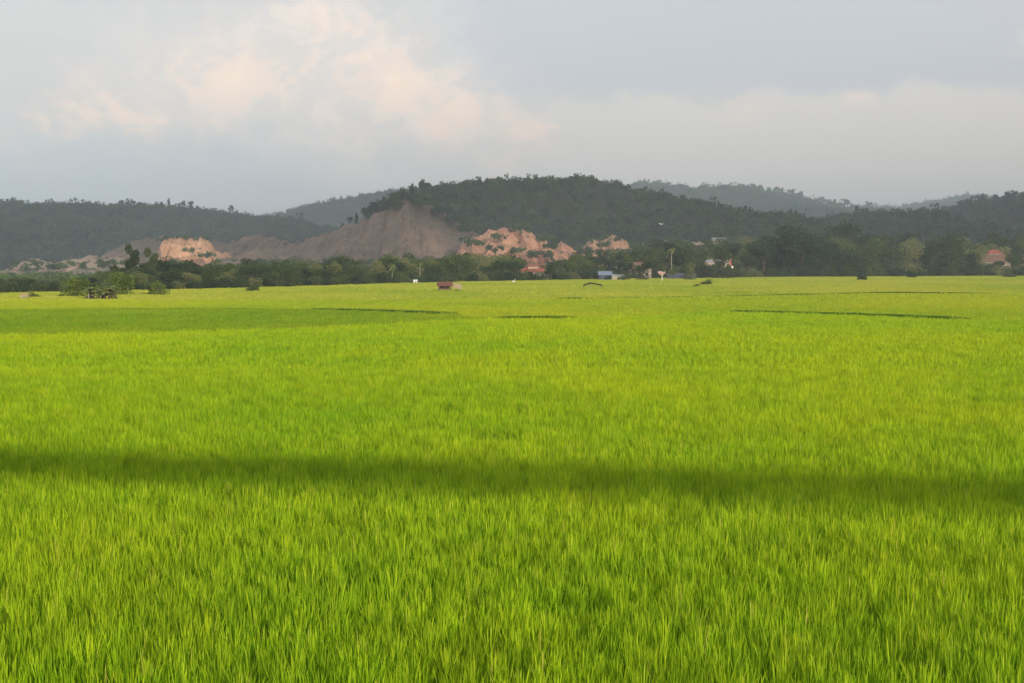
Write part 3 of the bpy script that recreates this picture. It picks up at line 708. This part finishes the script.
# field hut with rusty roof and thatched lean-to
Y = gy(292.5, .3)
r = empty('field_hut', (px(445, Y), Y, 0), .15)
b = MB()
for sx in (-1.25, 0, 1.25):
    for sy in (-.9, .9): p = MB(); p.box((sx, sy, .95), (.12, .12, 1.9)); p.build('post', M['wood'], r)
b.box((0, .1, 1.0), (2.5, 1.6, .12)); b.build('deck', M['wood'], r)
b = MB(); b.box((-.1, .5, 1.5), (2.3, .06, .9)); b.box((-1.22, .1, 1.5), (.06, 1.5, .9)); b.build('wall', M['rust'], r)
b = MB(); b.slab([(-1.6, -1.2, 1.75), (1.6, -1.2, 1.75), (1.6, 0, 2.55), (-1.6, 0, 2.55)], .08); b.slab([(-1.6, 0, 2.55), (1.6, 0, 2.55), (1.6, 1.2, 1.75), (-1.6, 1.2, 1.75)], .08); b.build('roof', M['rust'], r)
b = MB(); b.slab([(1.65, -1.2, 1.35), (3.6, -1.2, 1.2), (3.5, .9, 2.1), (1.65, .9, 2.3)], .12); b.build('lean_to_roof', M['thatch'], r)
for sy in (-.8, .8): p = MB(); p.tube([(3.1, sy, 0), (3.1, sy, 1.25)], .06); p.build('post', M['bark_pale'], r)
tag(r, 'small rusty-roofed hut with thatched lean-to alone in the field', 'hut')
tree('bush2', 457, 289, None, gy(293, .3), 'small dark bush touching the right side of the field hut', 'bush', 'bush')

# shelter: dark slanted roof on a post
Y = gy(291.5, .2); r = empty('field_shelter', (px(590, Y), Y, 0), 0)
p = MB(); p.tube([(0, 0, 0), (0, 0, 2.2)], [.1, .08], 8); p.build('post', M['bark_pale'], r)
b = MB(); b.slab([(-1.5, -1, 1.75), (.05, -1, 2.25), (.05, 1, 2.25), (-1.5, 1, 1.75)], .3); b.slab([(.05, -1, 2.25), (2.7, -1, 1.75), (2.7, 1, 1.75), (.05, 1, 2.25)], .3); b.build('roof', M['thatch_dark'], r)
for sx in (-1.3, 2.4): p = MB(); p.tube([(sx, .7, 0), (sx, .7, 1.8)], .05); p.build('post', M['wood'], r)
tag(r, 'open shelter with dark slanted roof on a pale post in the field', 'shelter')

# pink board on white post, red and white banner
Y = 480; r = empty('sign_board', (px(662, Y), Y, 0), 0, .88)
p = MB(); p.box((0, 0, 1.9), (.28, .28, 3.8)); p.build('post', M['white'], r)
b = MB(); b.prism([(-1.9, 4.25), (-1.5, 3.5), (-.2, 2.7), (.35, 2.8), (.7, 3.5), (1.3, 3.6), (1.2, 4.3), (.1, 4.15), (-.4, 4.5)], -.24, -.16); b.build('board', M['pink'], r)
tag(r, 'faded pink board on a white post before the trees', 'sign')
Y = 582; r = empty('banner', (px(731, Y), Y, 0), .2)
p = MB(); p.tube([(0, 0, 0), (0, 0, 8.6)], .06); p.build('pole', M['wood'], r)
b = MB(); b.box((-.4, 0, 6.9), (.8, .06, 2.6)); b.build('red_cloth', M['redpaint'], r)
b = MB(); b.box((.4, 0, 5.0), (.8, .06, 1.1)); b.build('white_cloth', M['white'], r)
tag(r, 'red and white banner on a pole beside the grey-roofed house', 'banner')

# egrets: one in flight before the hill, a few standing in the field
def egret_stand(x, ybase, label, s=1.0, rz=0.0):
    Y = gy(ybase, .7); r = empty('egret', (px(x, Y), Y, .25), rz, s)
    b = MB(); b.ball((0, 0, .62), (.26, .13, .15), 12, 8); b.tube([(.18, 0, .68), (.3, 0, .85), (.24, 0, 1.0), (.3, 0, 1.1)], [.07, .045, .035, .045], 8); b.ball((.32, 0, 1.12), (.07, .04, .045), 8, 6)
    b.tube([(-.2, 0, .62), (-.42, 0, .52)], [.09, .02], 6); b.build('body', M['feather'], r, True)
    b = MB(); b.tube([(.38, 0, 1.12), (.52, 0, 1.09)], [.018, .004], 6); b.build('bill', M['bill'], r)
    for sy in (-.05, .05): p = MB(); p.tube([(0, sy, .52), (-.03, sy, .28), (0, sy, 0)], .014, 5); p.build('leg', M['legblack'], r)
    tag(r, label, 'bird'); return r
egret_stand(513.5, 283, 'white egret standing in the field left of the red-roofed house', 1.5, .5)
Y = 190; r = empty('egret', (px(661, Y), Y, pz(224.5, Y)), .9, .72)
b = MB(); b.ball((0, 0, 0), (.27, .08, .075), 12, 8); b.tube([(.2, 0, .02), (.3, 0, .07), (.4, 0, .04)], [.05, .04, .035], 8); b.ball((.42, 0, .04), (.05, .03, .03), 8, 6); b.tube([(-.2, 0, 0), (-.4, 0, -.01)], [.06, .03], 6)
b.build('body', M['feather'], r, True)
for sd in (-1, 1):
    w = MB(); w.add([(.14, sd*.05, .03), (.17, sd*.28, .17), (.02, sd*.58, .22), (-.18, sd*.5, .17), (-.2, sd*.25, .12), (-.15, sd*.05, .02), (.14, sd*.05, .01), (.17, sd*.28, .15), (.02, sd*.58, .205), (-.18, sd*.5, .155), (-.2, sd*.25, .105), (-.15, sd*.05, .0)],
                    [(0, 1, 2, 3, 4, 5), (11, 10, 9, 8, 7, 6)]+[(i, (i+1) % 6, (i+1) % 6+6, i+6) for i in range(6)]); w.build('wing', M['feather'], r)
p = MB(); p.tube([(.46, 0, .04), (.58, 0, .02)], [.015, .004], 6); p.build('bill', M['bill'], r)
p = MB(); p.tube([(-.35, 0, -.01), (-.62, 0, -.04)], .012, 5); p.build('leg', M['legblack'], r)
tag(r, 'white egret in flight before the wooded hill', 'bird')
# two short stakes in the field
for x, y, hgt in ((494, 285.5, .9), (473, 291, .6)):
    Y = gy(y, .7); r = empty('stake', (px(x, Y), Y, .3)); p = MB(); p.tube([(0, 0, 0), (.1, 0, hgt*.5), (0, 0, hgt)], [.12, .1, .07], 6); p.build('pole', M['wood'], r)
    q = MB(); q.tube([(-.3, 0, hgt*.8), (.3, 0, hgt*.9)], .05, 5); q.build('crossbar', M['wood'], r)
    tag(r, 'dark wooden stake with crossbar before the pink cliff' if x > 480 else 'short dark stake right of the field hut', 'stake')

# unseen beam on piers, added behind the camera to throw the long shadow band
k = (-S[0]/S[1])                         # sideways shift of a shadow per metre forward
def shadow_beam():
    el = math.tan(R(SUN_EL)); tilt = -.20
    y0 = -3.0; d = 37.7-y0               # distance from beam to the middle of its shadow at x=0
    hz = CANOPY-.1+d/math.cos(R(SUN_AZ))*el
    # the shadow lies where x = xf-k*(dy); rows y = y0+tilt*(xf-shift)
    r = empty('added_shadow_beam', (0, y0, 0), 0)
    xc = d*(S[0]/-S[1])
    L = 170; ang = math.atan(tilt)
    b = MB(); h = 1.3
    b.box((xc, 0, hz), (L, .12, h), ang); b.build('beam_side', M['concrete'], r)
    b = MB(); b.box((xc, -1.3, hz), (L, .12, h), ang); b.build('beam_side', M['concrete'], r)
    b = MB(); b.box((xc, -.65, hz-h/2+.02), (L, 1.17, .14), ang); b.build('beam_floor', M['concrete'], r)
    xp = 10.9; yy = (xp-xc)*math.tan(ang); p = MB(); p.tube([(xp, yy, hz+h/2), (xp, yy, hz+h/2+1.7)], .12, 8); p.ball((xp, yy, hz+h/2+2.1), (.5, .5, .5)); p.build('added_shadow_post', M['concrete'], r)  # ball-topped post added to cast the small shadow spot at the left
    for xp in (3.0, 46.0, 89.0, -40.0):
        yy = (xp-xc)*math.tan(ang)-.65; zt = hz-h/2-.06
        p = MB(); p.tube([(xp, yy, 0), (xp, yy, zt)], [.42, .36], 12); p.build('beam_pier', M['concrete'], r)
    tag(r, 'unseen grey beam on round piers added behind the viewer for its shadow', 'shadow_beam')
shadow_beam()

# ------------------------------------------------------------------ rice
def rice_patch(seed, size, hill, blades, w, h0, h1, lean=.28):
    rg = np.random.default_rng(seed); g = np.arange(hill/2, size, hill)-size/2
    X, Y = np.meshgrid(g, g); X = X.ravel()+rg.normal(0, hill*.16, X.size); Y = Y.ravel()+rg.normal(0, hill*.16, Y.size)
    nh = len(X); hv = np.clip(rg.normal(1, .09, nh), .7, 1.2); hr = rg.random(nh)
    X = np.repeat(X, blades); Y = np.repeat(Y, blades); hv = np.repeat(hv, blades); hr = np.repeat(hr, blades); n = len(X)
    a = rg.uniform(0, 2*pi, n); l = rg.uniform(.05, 1, n)**1.3*lean; hh = rg.uniform(h0, h1, n)*hv
    hh = np.where(rg.random(n) < .35, hh*rg.uniform(.55, .85, n), hh)
    B = np.stack([X+np.cos(a)*hill*.1, Y+np.sin(a)*hill*.1, np.zeros(n)], -1)
    dirx, diry = np.cos(a), np.sin(a)
    # blades turn every way round
    ta = rg.uniform(0, 2*pi, n); sx, sy = np.cos(ta), np.sin(ta)
    ww = w*rg.uniform(.7, 1.3, n)
    def at(t, wk):
        cx = B[:, 0]+dirx*l*hh*t**1.8; cy = B[:, 1]+diry*l*hh*t**1.8; cz = hh*t*(1-.12*l*t)
        return np.stack([cx-sx*ww*wk/2, cy-sy*ww*wk/2, cz], -1), np.stack([cx+sx*ww*wk/2, cy+sy*ww*wk/2, cz], -1)
    a0, b0 = at(.25, .8); a1, b1 = at(.65, 1.0); a2, b2 = at(.88, .6); a3, _ = at(1.0, 0.0)
    V = np.stack([a0, b0, a1, b1, a2, b2, a3], 1).reshape(-1, 3); i = np.arange(n)*7
    q = np.concatenate([np.stack([i, i+1, i+3, i+2], -1), np.stack([i+2, i+3, i+5, i+4], -1)]); t = np.stack([i+4, i+5, i+6], -1)
    rnd = np.repeat(np.clip(.55*rg.random(n)+.45*hr, 0, 1), 7)
    return mesh_np('rice_patch', V, [q, t], M['rice'], {'rnd': ('FLOAT', rnd.astype(np.float32))})
LOD = [(1.5, [src('rice_patch', rice_patch(400+i, 1.5, .2, 32, .0165, .56, .88)) for i in range(7)]),
       (3.0, [src('rice_patch', rice_patch(420+i, 3.0, .27, 15, .034, .56, .86)) for i in range(6)]),
       (8.0, [src('rice_patch', rice_patch(440+i, 8.0, .5, 10, .09, .58, .88, .35)) for i in range(5)])]
# plots: which material, and its near and far edge as rows over picture columns
GA = [(-400, 350), (-40, 334), (200, 330), (330, 325), (490, 317.5), (560, 317), (620, 314.5), (738, 310.8), (840, 313.2), (960, 318), (1100, 322), (1500, 330)]
def edge_row(pts):
    xs_ = [p[0] for p in pts]; ys_ = [gy(p[1]) for p in pts]
    return lambda u: np.interp(u, xs_, ys_)
E_A = edge_row(GA)                                                                       # front plot ends here
E_B = edge_row([(-400, 310), (-40, 308.5), (200, 307), (320, 308), (445, 312), (490, 317.4), (1500, 329)])    # green wedge ends
E_C = edge_row([(-400, 300), (0, 299.5), (250, 300), (512, 298.2), (700, 296.3), (870, 292.5), (1100, 294), (1500, 296)])
E_D = lambda u: gy(bl(np.clip(u, -30, 1060)), .8)-3
SPOTS = [(705, 357, 34, 1.7), (500, 437, 20, 6), (20, 424, 7, 8), (990, 400, 45, 4), (930, 560, 42, 12), (655, 505, 14, 8), (230, 545, 16, 10), (575, 600, 10, 14), (860, 452, 25, 4), (390, 560, 12, 9), (150, 500, 30, 5), (760, 640, 12, 14)]
def plot_of(u, Y):
    p = np.full(len(u), -1)
    p[Y < E_D(u)] = 3; p[Y < E_C(u)-.6] = 2; p[Y < E_B(u)-.5] = 1; p[Y < E_A(u)-.5] = 0
    return p
PM = ['rice', 'rice_dark', 'rice_lush', 'rice_far']
PL = ['bright green rice filling the foreground plot up to the first bund', 'deeper green rice in the wedge-shaped plot at left', 'lush rice in the plot beyond the dark bund', 'pale yellow-green rice in the far plots before the tree line']
for li, (size, srcs) in enumerate(LOD):
    a, b = [(12, 75), (75, 215), (215, 760)][li]
    st = size*.93
    gx = np.arange(-.36*b*1.12-12, .36*b*1.12+12, st); gyv = np.arange(a, b, st); X, Y = np.meshgrid(gx, gyv); X = X.ravel(); Y = Y.ravel()
    keep = np.abs(X) < .36*Y*1.12+10; X, Y = X[keep], Y[keep]
    X = X+rng.uniform(-.06, .06, len(X))*size; Y = Y+rng.uniform(-.06, .06, len(X))*size
    u = 512+F*X/Y; v = HZ+(CAMZ-CANOPY)*F/Y; pl = plot_of(u, Y)
    hgt = .90+.26*fbm(X/9+3, Y/14, 4)+.10*(fbm(X/2.3, Y/2.3+9, 2)-.5)
    for (cx, cy, rx, ry) in SPOTS:
        d = np.hypot((u-cx)/rx, (v-cy)/ry); hgt = np.where(d < 1, hgt*(.8+.2*d**2), hgt)
    for k in range(4):
        q = pl == k
        if not q.any(): continue
        n = q.sum(); rot = np.stack([np.zeros(n), np.zeros(n), rng.integers(0, 4, n)*pi/2], -1)
        s1 = rng.uniform(.97, 1.05, n)
        kk = [1, .92, 1, .95][k]
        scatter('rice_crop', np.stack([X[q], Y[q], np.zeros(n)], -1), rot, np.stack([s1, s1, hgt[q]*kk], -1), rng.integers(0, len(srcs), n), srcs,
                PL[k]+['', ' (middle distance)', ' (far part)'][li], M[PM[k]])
# weeds on the bunds: dark lines between the plots
def weed_patch(seed):
    rg = np.random.default_rng(seed); n = 220
    a = rg.uniform(0, 6.28, n); l = rg.uniform(.1, .5, n); h = rg.uniform(.5, 1.05, n); B = np.stack([rg.uniform(-.8, .8, n), rg.uniform(-.35, .35, n), np.zeros(n)], -1)
    t = B+np.stack([np.cos(a)*l, np.sin(a)*l, h], -1); s = np.stack([-np.sin(a), np.cos(a), np.zeros(n)], -1)*.05
    m_ = B*.4+t*.6
    V = np.stack([B-s, B+s, m_+s, m_-s, t], 1).reshape(-1, 3); i = np.arange(n)*5
    return mesh_np('weed_patch', V, [np.stack([i, i+1, i+2, i+3], -1), np.stack([i+3, i+2, i+4], -1)], M['weeds'], {'rnd': ('FLOAT', np.repeat(rg.random(n), 5).astype(np.float32))})
WP = [src('weed_patch', weed_patch(500+i)) for i in range(4)]
def bund(edge, u0, u1, label, hs=1.0, gap=0.0):
    us = np.arange(u0, u1, .7); Yc = edge(us); X = px(us, Yc)
    # bank
    w = np.clip(Yc*.004, .35, 1.6); V = []; Fq = []
    for i in range(len(us)):
        for dy, z in ((-w[i], .006), (-w[i]*.5, .32), (w[i]*.5, .32), (w[i], .006)): V.append((X[i], Yc[i]+dy, z))
    for i in range(len(us)-1):
        for j in range(3): q = i*4+j; Fq.append((q, q+4, q+5, q+1))
    tag(obj('bund', mesh_np('bund', V, np.array(Fq), M['grass'])), label.replace('weeds on', 'low earth bank'), kind='structure')
    n = len(us); dens = .6*fbm(us/14+hs*7, us*0+3, 3)+.4*fbm(us/3.2+hs*7, us*0+3, 2); keep = (dens > .5-gap) & (us > u0+2)
    P = np.stack([X, Yc-w*.3, np.full(n, .17)], -1)[keep]; n = len(P)
    if n == 0: return
    sx = np.clip(P[:, 1]/110, 1, 4)
    scatter('bund_weeds', P, np.stack([np.zeros(n)]*2+[rng.integers(0, 2, n)*pi], -1), np.stack([sx, sx, hs*rng.uniform(.5, 1.1, n)], -1), rng.integers(0, 4, n), WP, label)
bund(E_A, 738, 962, 'dark weeds on the bund at the right of the field', .75, .16)
bund(E_A, 962, 1090, 'thin weeds on the bund at the right edge', .5, .0)
bund(E_A, 500, 565, 'dark weeds on the short bund in the middle', .75, .3)
bund(E_A, 565, 738, 'sparse weeds on the bund in the middle', .55, .0)
bund(E_B, 318, 448, 'dark weeds on the bund at left of centre', .7, .06)
bund(E_B, 120, 318, 'sparse weeds on the bund at the left', .55, -.02)
bund(E_C, 512, 872, 'sparse weeds on the far bund', .7, .0)
bund(E_C, 872, 985, 'dark weeds on the far bund at the right', .8, .1)
bund(E_C, 100, 512, 'sparse weeds on the far bund at left', .5, -.05)

# ------------------------------------------------------------------ cloud bank overhead behind the viewer: shades the hills, with gaps over the lit cliffs
CB, CT = 600.0, 618.0
def to_cloud(P, z): t = (z-P[2])/S[2]; return P[0]+S[0]*t, P[1]+S[1]*t
lit = []   # (x0,x1,ytop,ybase,Y) of picture areas in sun
for (x0, x1, yt, yb, Yd) in ((159, 216, 232, 264, 1090), (461, 584, 222, 264, 985), (582, 634, 230, 262, 1015), (22, 55, 258, 268, 920), (60, 98, 258, 268, 920), (640, 735, 232, 262, 1010)):
    pts = []
    for x in np.linspace(x0, x1, 12):
        for y in np.linspace(yt, yb, 6):
            for yo in (-25, 25):
                P = (px(x, Yd), Yd+yo, max(0, pz(y, Yd)))
                pts.append(to_cloud(P, CB)); pts.append(to_cloud(P, (CB+CT)/2)); pts.append(to_cloud(P, CT))
    lit.append(np.array(pts))
step = 14.0
near_l = to_cloud((0, 830, 0), CB)      # the shade starts just beyond the tree line
ox, oy = near_l[0], near_l[1]
cx = np.arange(-1000+ox, 1500+ox, step); cy = np.arange(oy, oy+3600, step)
CX, CY = np.meshgrid(cx, cy)
gone = np.zeros(CX.shape, bool)
for pts in lit:
    x0, y0, x1, y1 = pts[:, 0].min()-20, pts[:, 1].min()-20, pts[:, 0].max()+20, pts[:, 1].max()+20
    w = (CX > x0) & (CX < x1) & (CY > y0) & (CY < y1)
    idx = np.argwhere(w)
    for j, i_ in idx:
        if np.min(np.hypot(pts[:, 0]-CX[j, i_], pts[:, 1]-CY[j, i_])) < 15: gone[j, i_] = True
gone |= (CY < oy+70*fbm(CX/160, CY*0, 3))
n1 = fbm(CX/90, CY/90, 4); ZB = CB+(n1-.5)*6; ZT = CT+(fbm(CX/70+9, CY/70, 4)-.5)*16
nx = len(cx); ny = len(cy); N0 = nx*ny
V = np.concatenate([np.stack([CX, CY, ZB], -1).reshape(-1, 3), np.stack([CX, CY, ZT], -1).reshape(-1, 3)])
por = rng.random((ny-1, nx-1)) < .24+.34*np.clip((fbm(CX[:-1, :-1]/170+4, CY[:-1, :-1]/330, 3)-.40)*4, 0, 1)
cell = ~(por | gone[:-1, :-1] | gone[1:, :-1] | gone[:-1, 1:] | gone[1:, 1:])
J, I = np.nonzero(cell); a = J*nx+I
fb = np.stack([a, a+nx, a+nx+1, a+1], -1); ft = np.stack([a, a+1, a+nx+1, a+nx], -1)+N0
side = []
pc = np.pad(cell, 1)
for (dj, di, p, q) in ((-1, 0, 0, 1), (1, 0, nx+1, nx), (0, -1, nx, 0), (0, 1, 1, nx+1)):
    e = ~pc[J+1+dj, I+1+di]; b0 = a[e]
    side.append(np.stack([b0+p, b0+q, b0+q+N0, b0+p+N0], -1))
mcl = simple('cloud_vapour', (.8, .8, .8), 1, .03, .01)
me = mesh_np('cloud', V, np.concatenate([fb, ft]+side), mcl, smooth=True)
tag(obj('cloud', me), 'flat grey cloud bank overhead', kind='stuff')

# ------------------------------------------------------------------ haze
HB = MB(); HB.box((0, 3250, 150), (14200, 12700, 302))
mh, N = new_mat('haze_air')
pv = N.new('ShaderNodeVolumePrincipled'); pv.inputs['Color'].default_value = (.80, .91, 1, 1); pv.inputs['Density'].default_value = 2.2e-4; pv.inputs['Anisotropy'].default_value = 0.0
N.l.new(pv.outputs[0], N.out.inputs['Volume'])
hz = HB.build('haze', mh); tag(hz, 'thin blue haze over the valley', kind='stuff')

# ------------------------------------------------------------------ sky
w = bpy.data.worlds.new('World'); sc.world = w; w.use_nodes = True
for n in list(w.node_tree.nodes): w.node_tree.nodes.remove(n)
N = NT(w.node_tree); out = N.new('ShaderNodeOutputWorld'); bg = N.new('ShaderNodeBackground'); bg.inputs[1].default_value = .15
sky = N.new('ShaderNodeTexSky', sky_type='NISHITA'); sky.sun_disc = False; sky.sun_elevation = R(SUN_EL); sky.sun_rotation = R(180-SUN_AZ)
tc = N.new('ShaderNodeTexCoord'); sep = N.new('ShaderNodeSeparateXYZ'); D = tc.outputs['Generated']; N.put(sep.inputs[0], D)
# azimuth and elevation of the direction, expressed so that 1 unit = 100 px of the frame
az = N.m('MULTIPLY', N.m('ARCTAN2', sep.outputs[0], sep.outputs[1]), F/100)
el = N.m('MULTIPLY', N.m('ARCSINE', sep.outputs[2]), F/100)
cmb = N.new('ShaderNodeCombineXYZ'); N.put(cmb.inputs[0], az); N.put(cmb.inputs[1], el); V2 = cmb.outputs[0]
wn = N.new('ShaderNodeTexNoise'); N.put(wn.inputs[0], V2); wn.inputs['Scale'].default_value = .9; wn.inputs['Detail'].default_value = 5; wn.inputs['Roughness'].default_value = .68
ws = N.new('ShaderNodeSeparateColor'); N.put(ws.inputs[0], wn.outputs['Color'])
azw = N.m('ADD', az, N.m('MULTIPLY', N.m('SUBTRACT', ws.outputs[0], .5), 1.7)); elw = N.m('ADD', el, N.m('MULTIPLY', N.m('SUBTRACT', ws.outputs[1], .5), 1.1))
def blob(x, y, rx, ry, rot=0.0, soft=1.0, warp=True):
    A = N.m('SUBTRACT', azw if warp else az, (x-512)/100); B = N.m('SUBTRACT', elw if warp else el, (HZ-y)/100)
    if rot:
        c, s = math.cos(rot), math.sin(rot)
        A, B = N.m('ADD', N.m('MULTIPLY', A, c), N.m('MULTIPLY', B, s)), N.m('SUBTRACT', N.m('MULTIPLY', B, c), N.m('MULTIPLY', A, s))
    A = N.m('MULTIPLY', A, 100/rx); B = N.m('MULTIPLY', B, 100/ry)
    d = N.m('SQRT', N.m('ADD', N.m('MULTIPLY', A, A), N.m('MULTIPLY', B, B)))
    return N.ramp(d, 1.0, 1.0-soft)
lin = lambda r, g, b: tuple(((c/255+.055)/1.055)**2.4 if c > 10 else c/255/12.92 for c in (r, g, b))
K = 10.0
def cc(r, g, b): return tuple(q*K for q in lin(r, g, b))
# clear bands: grey blue veil, cooler low at the left, warmer grey low at the right
up = N.ramp(el, 0, 2.7)
base = N.mix(up, cc(202, 199, 195), cc(197, 196, 195))
lowleft = N.m('MULTIPLY', N.ramp(azw, .2, -3.5), N.ramp(elw, 1.75, .6))
base = N.mix(lowleft, base, cc(180, 190, 197))
wisp = N.noise(N.vec(V2, .35, 1.3, 1), 1.1, 4, .55)
base = N.mix(N.m('MULTIPLY', N.ramp(wisp, .4, .7), .35), base, cc(208, 205, 204))
# smooth blue grey sheet at the upper right
sheet = N.m('MULTIPLY', N.ramp(azw, -1.1, -.3), N.ramp(N.m('ADD', el, N.m('MULTIPLY', N.m('SUBTRACT', wisp, .5), .25)), 1.52, 1.8))
base = N.mix(N.m('MULTIPLY', sheet, .85), base, cc(186, 189, 195))
warmr = N.m('MULTIPLY', N.ramp(az, -.3, 1.0), N.m('MULTIPLY', N.ramp(elw, 1.72, 1.5), N.ramp(el, .2, 1.2)))
base = N.mix(N.m('MULTIPLY', warmr, .75), base, cc(212, 206, 200))
# peach cumulus
det = N.noise(N.vec(V2, 1, 1.25, 1), 1.6, 6, .6, .4)
dm = N.ramp(det, .42, .6)
big = N.m('ADD', blob(330, 95, 290, 110, -.15, .8), blob(330, 30, 110, 50, 0, .9), clamp=True)
base = N.mix(N.m('MULTIPLY', big, N.m('ADD', N.m('MULTIPLY', dm, .5), .45)), base, cc(223, 214, 206))
hot = blob(375, 88, 95, 75, 0, 1)
for b_ in ((450, 115, 110, 60, -.3), (150, 112, 120, 46, -.25), (90, 120, 90, 30, 0), (250, 85, 150, 70, .1), (340, 28, 90, 36, 0), (530, 140, 60, 45, -.2), (10, 152, 60, 16, 0)):
    hot = N.m('MAXIMUM', hot, N.m('MULTIPLY', blob(*b_, 1), .85))
hot = N.m('MULTIPLY', hot, N.m('ADD', N.m('MULTIPLY', dm, .75), .28))
base = N.mix(N.m('MULTIPLY', hot, .95), base, cc(243, 217, 198))
det2 = N.noise(N.vec(V2, 1, 1.2, 1, 5, 3, 0), 3.2, 5, .6, .3)
base = N.mix(N.m('MULTIPLY', N.m('MULTIPLY', hot, N.ramp(det2, .5, .72)), .6), base, cc(248, 226, 203))
r2 = N.m('MAXIMUM', blob(838, 102, 45, 16, 0, 1), N.m('MAXIMUM', N.m('MULTIPLY', blob(750, 112, 60, 20, 0, 1), .5), N.m('MULTIPLY', blob(1015, 38, 28, 26, 0, 1), .7)))
base = N.mix(N.m('MULTIPLY', r2, .55), base, cc(232, 214, 198))
gl = N.m('MAXIMUM', blob(60, 8, 150, 22, 0, 1), blob(990, 10, 60, 40, 0, 1))
base = N.mix(N.m('MULTIPLY', gl, .5), base, cc(190, 190, 193))
# above the frame and behind: broken grey cloud
fin = N.mix(.94, sky.outputs[0], base)
N.put(bg.inputs[0], fin); N.l.new(bg.outputs[0], out.inputs[0])

# ------------------------------------------------------------------ sun, camera, render settings
sl = bpy.data.lights.new('sun', 'SUN'); sl.energy = 4.3; sl.angle = R(1.3); sl.color = (1, .89, .73)
so = bpy.data.objects.new('sun', sl); COL.objects.link(so)
from mathutils import Vector
so.rotation_euler = Vector(tuple(S)).to_track_quat('Z', 'Y').to_euler(); so.location = (20, -30, 40)
cam = bpy.data.cameras.new('camera'); co = bpy.data.objects.new('camera', cam); COL.objects.link(co); sc.camera = co
cam.sensor_width = 36; cam.lens = F/1024*36; cam.clip_start = .2; cam.clip_end = 30000
co.location = (0, 0, CAMZ); co.rotation_euler = (R(90)-math.atan((341.5-HZ)/F), 0, 0)
sc.render.engine = 'CYCLES'
cy_ = sc.cycles
cy_.max_bounces = 5; cy_.diffuse_bounces = 3; cy_.glossy_bounces = 2; cy_.transmission_bounces = 3; cy_.volume_bounces = 0; cy_.transparent_max_bounces = 6
cy_.use_denoising = True
cy_.use_adaptive_sampling = True; cy_.adaptive_threshold = .02
sc.view_settings.view_transform = 'Standard'; sc.view_settings.look = 'None'; sc.view_settings.exposure = 0; sc.view_settings.gamma = 1
sc.view_settings.use_curve_mapping = False
print('TREES', used)
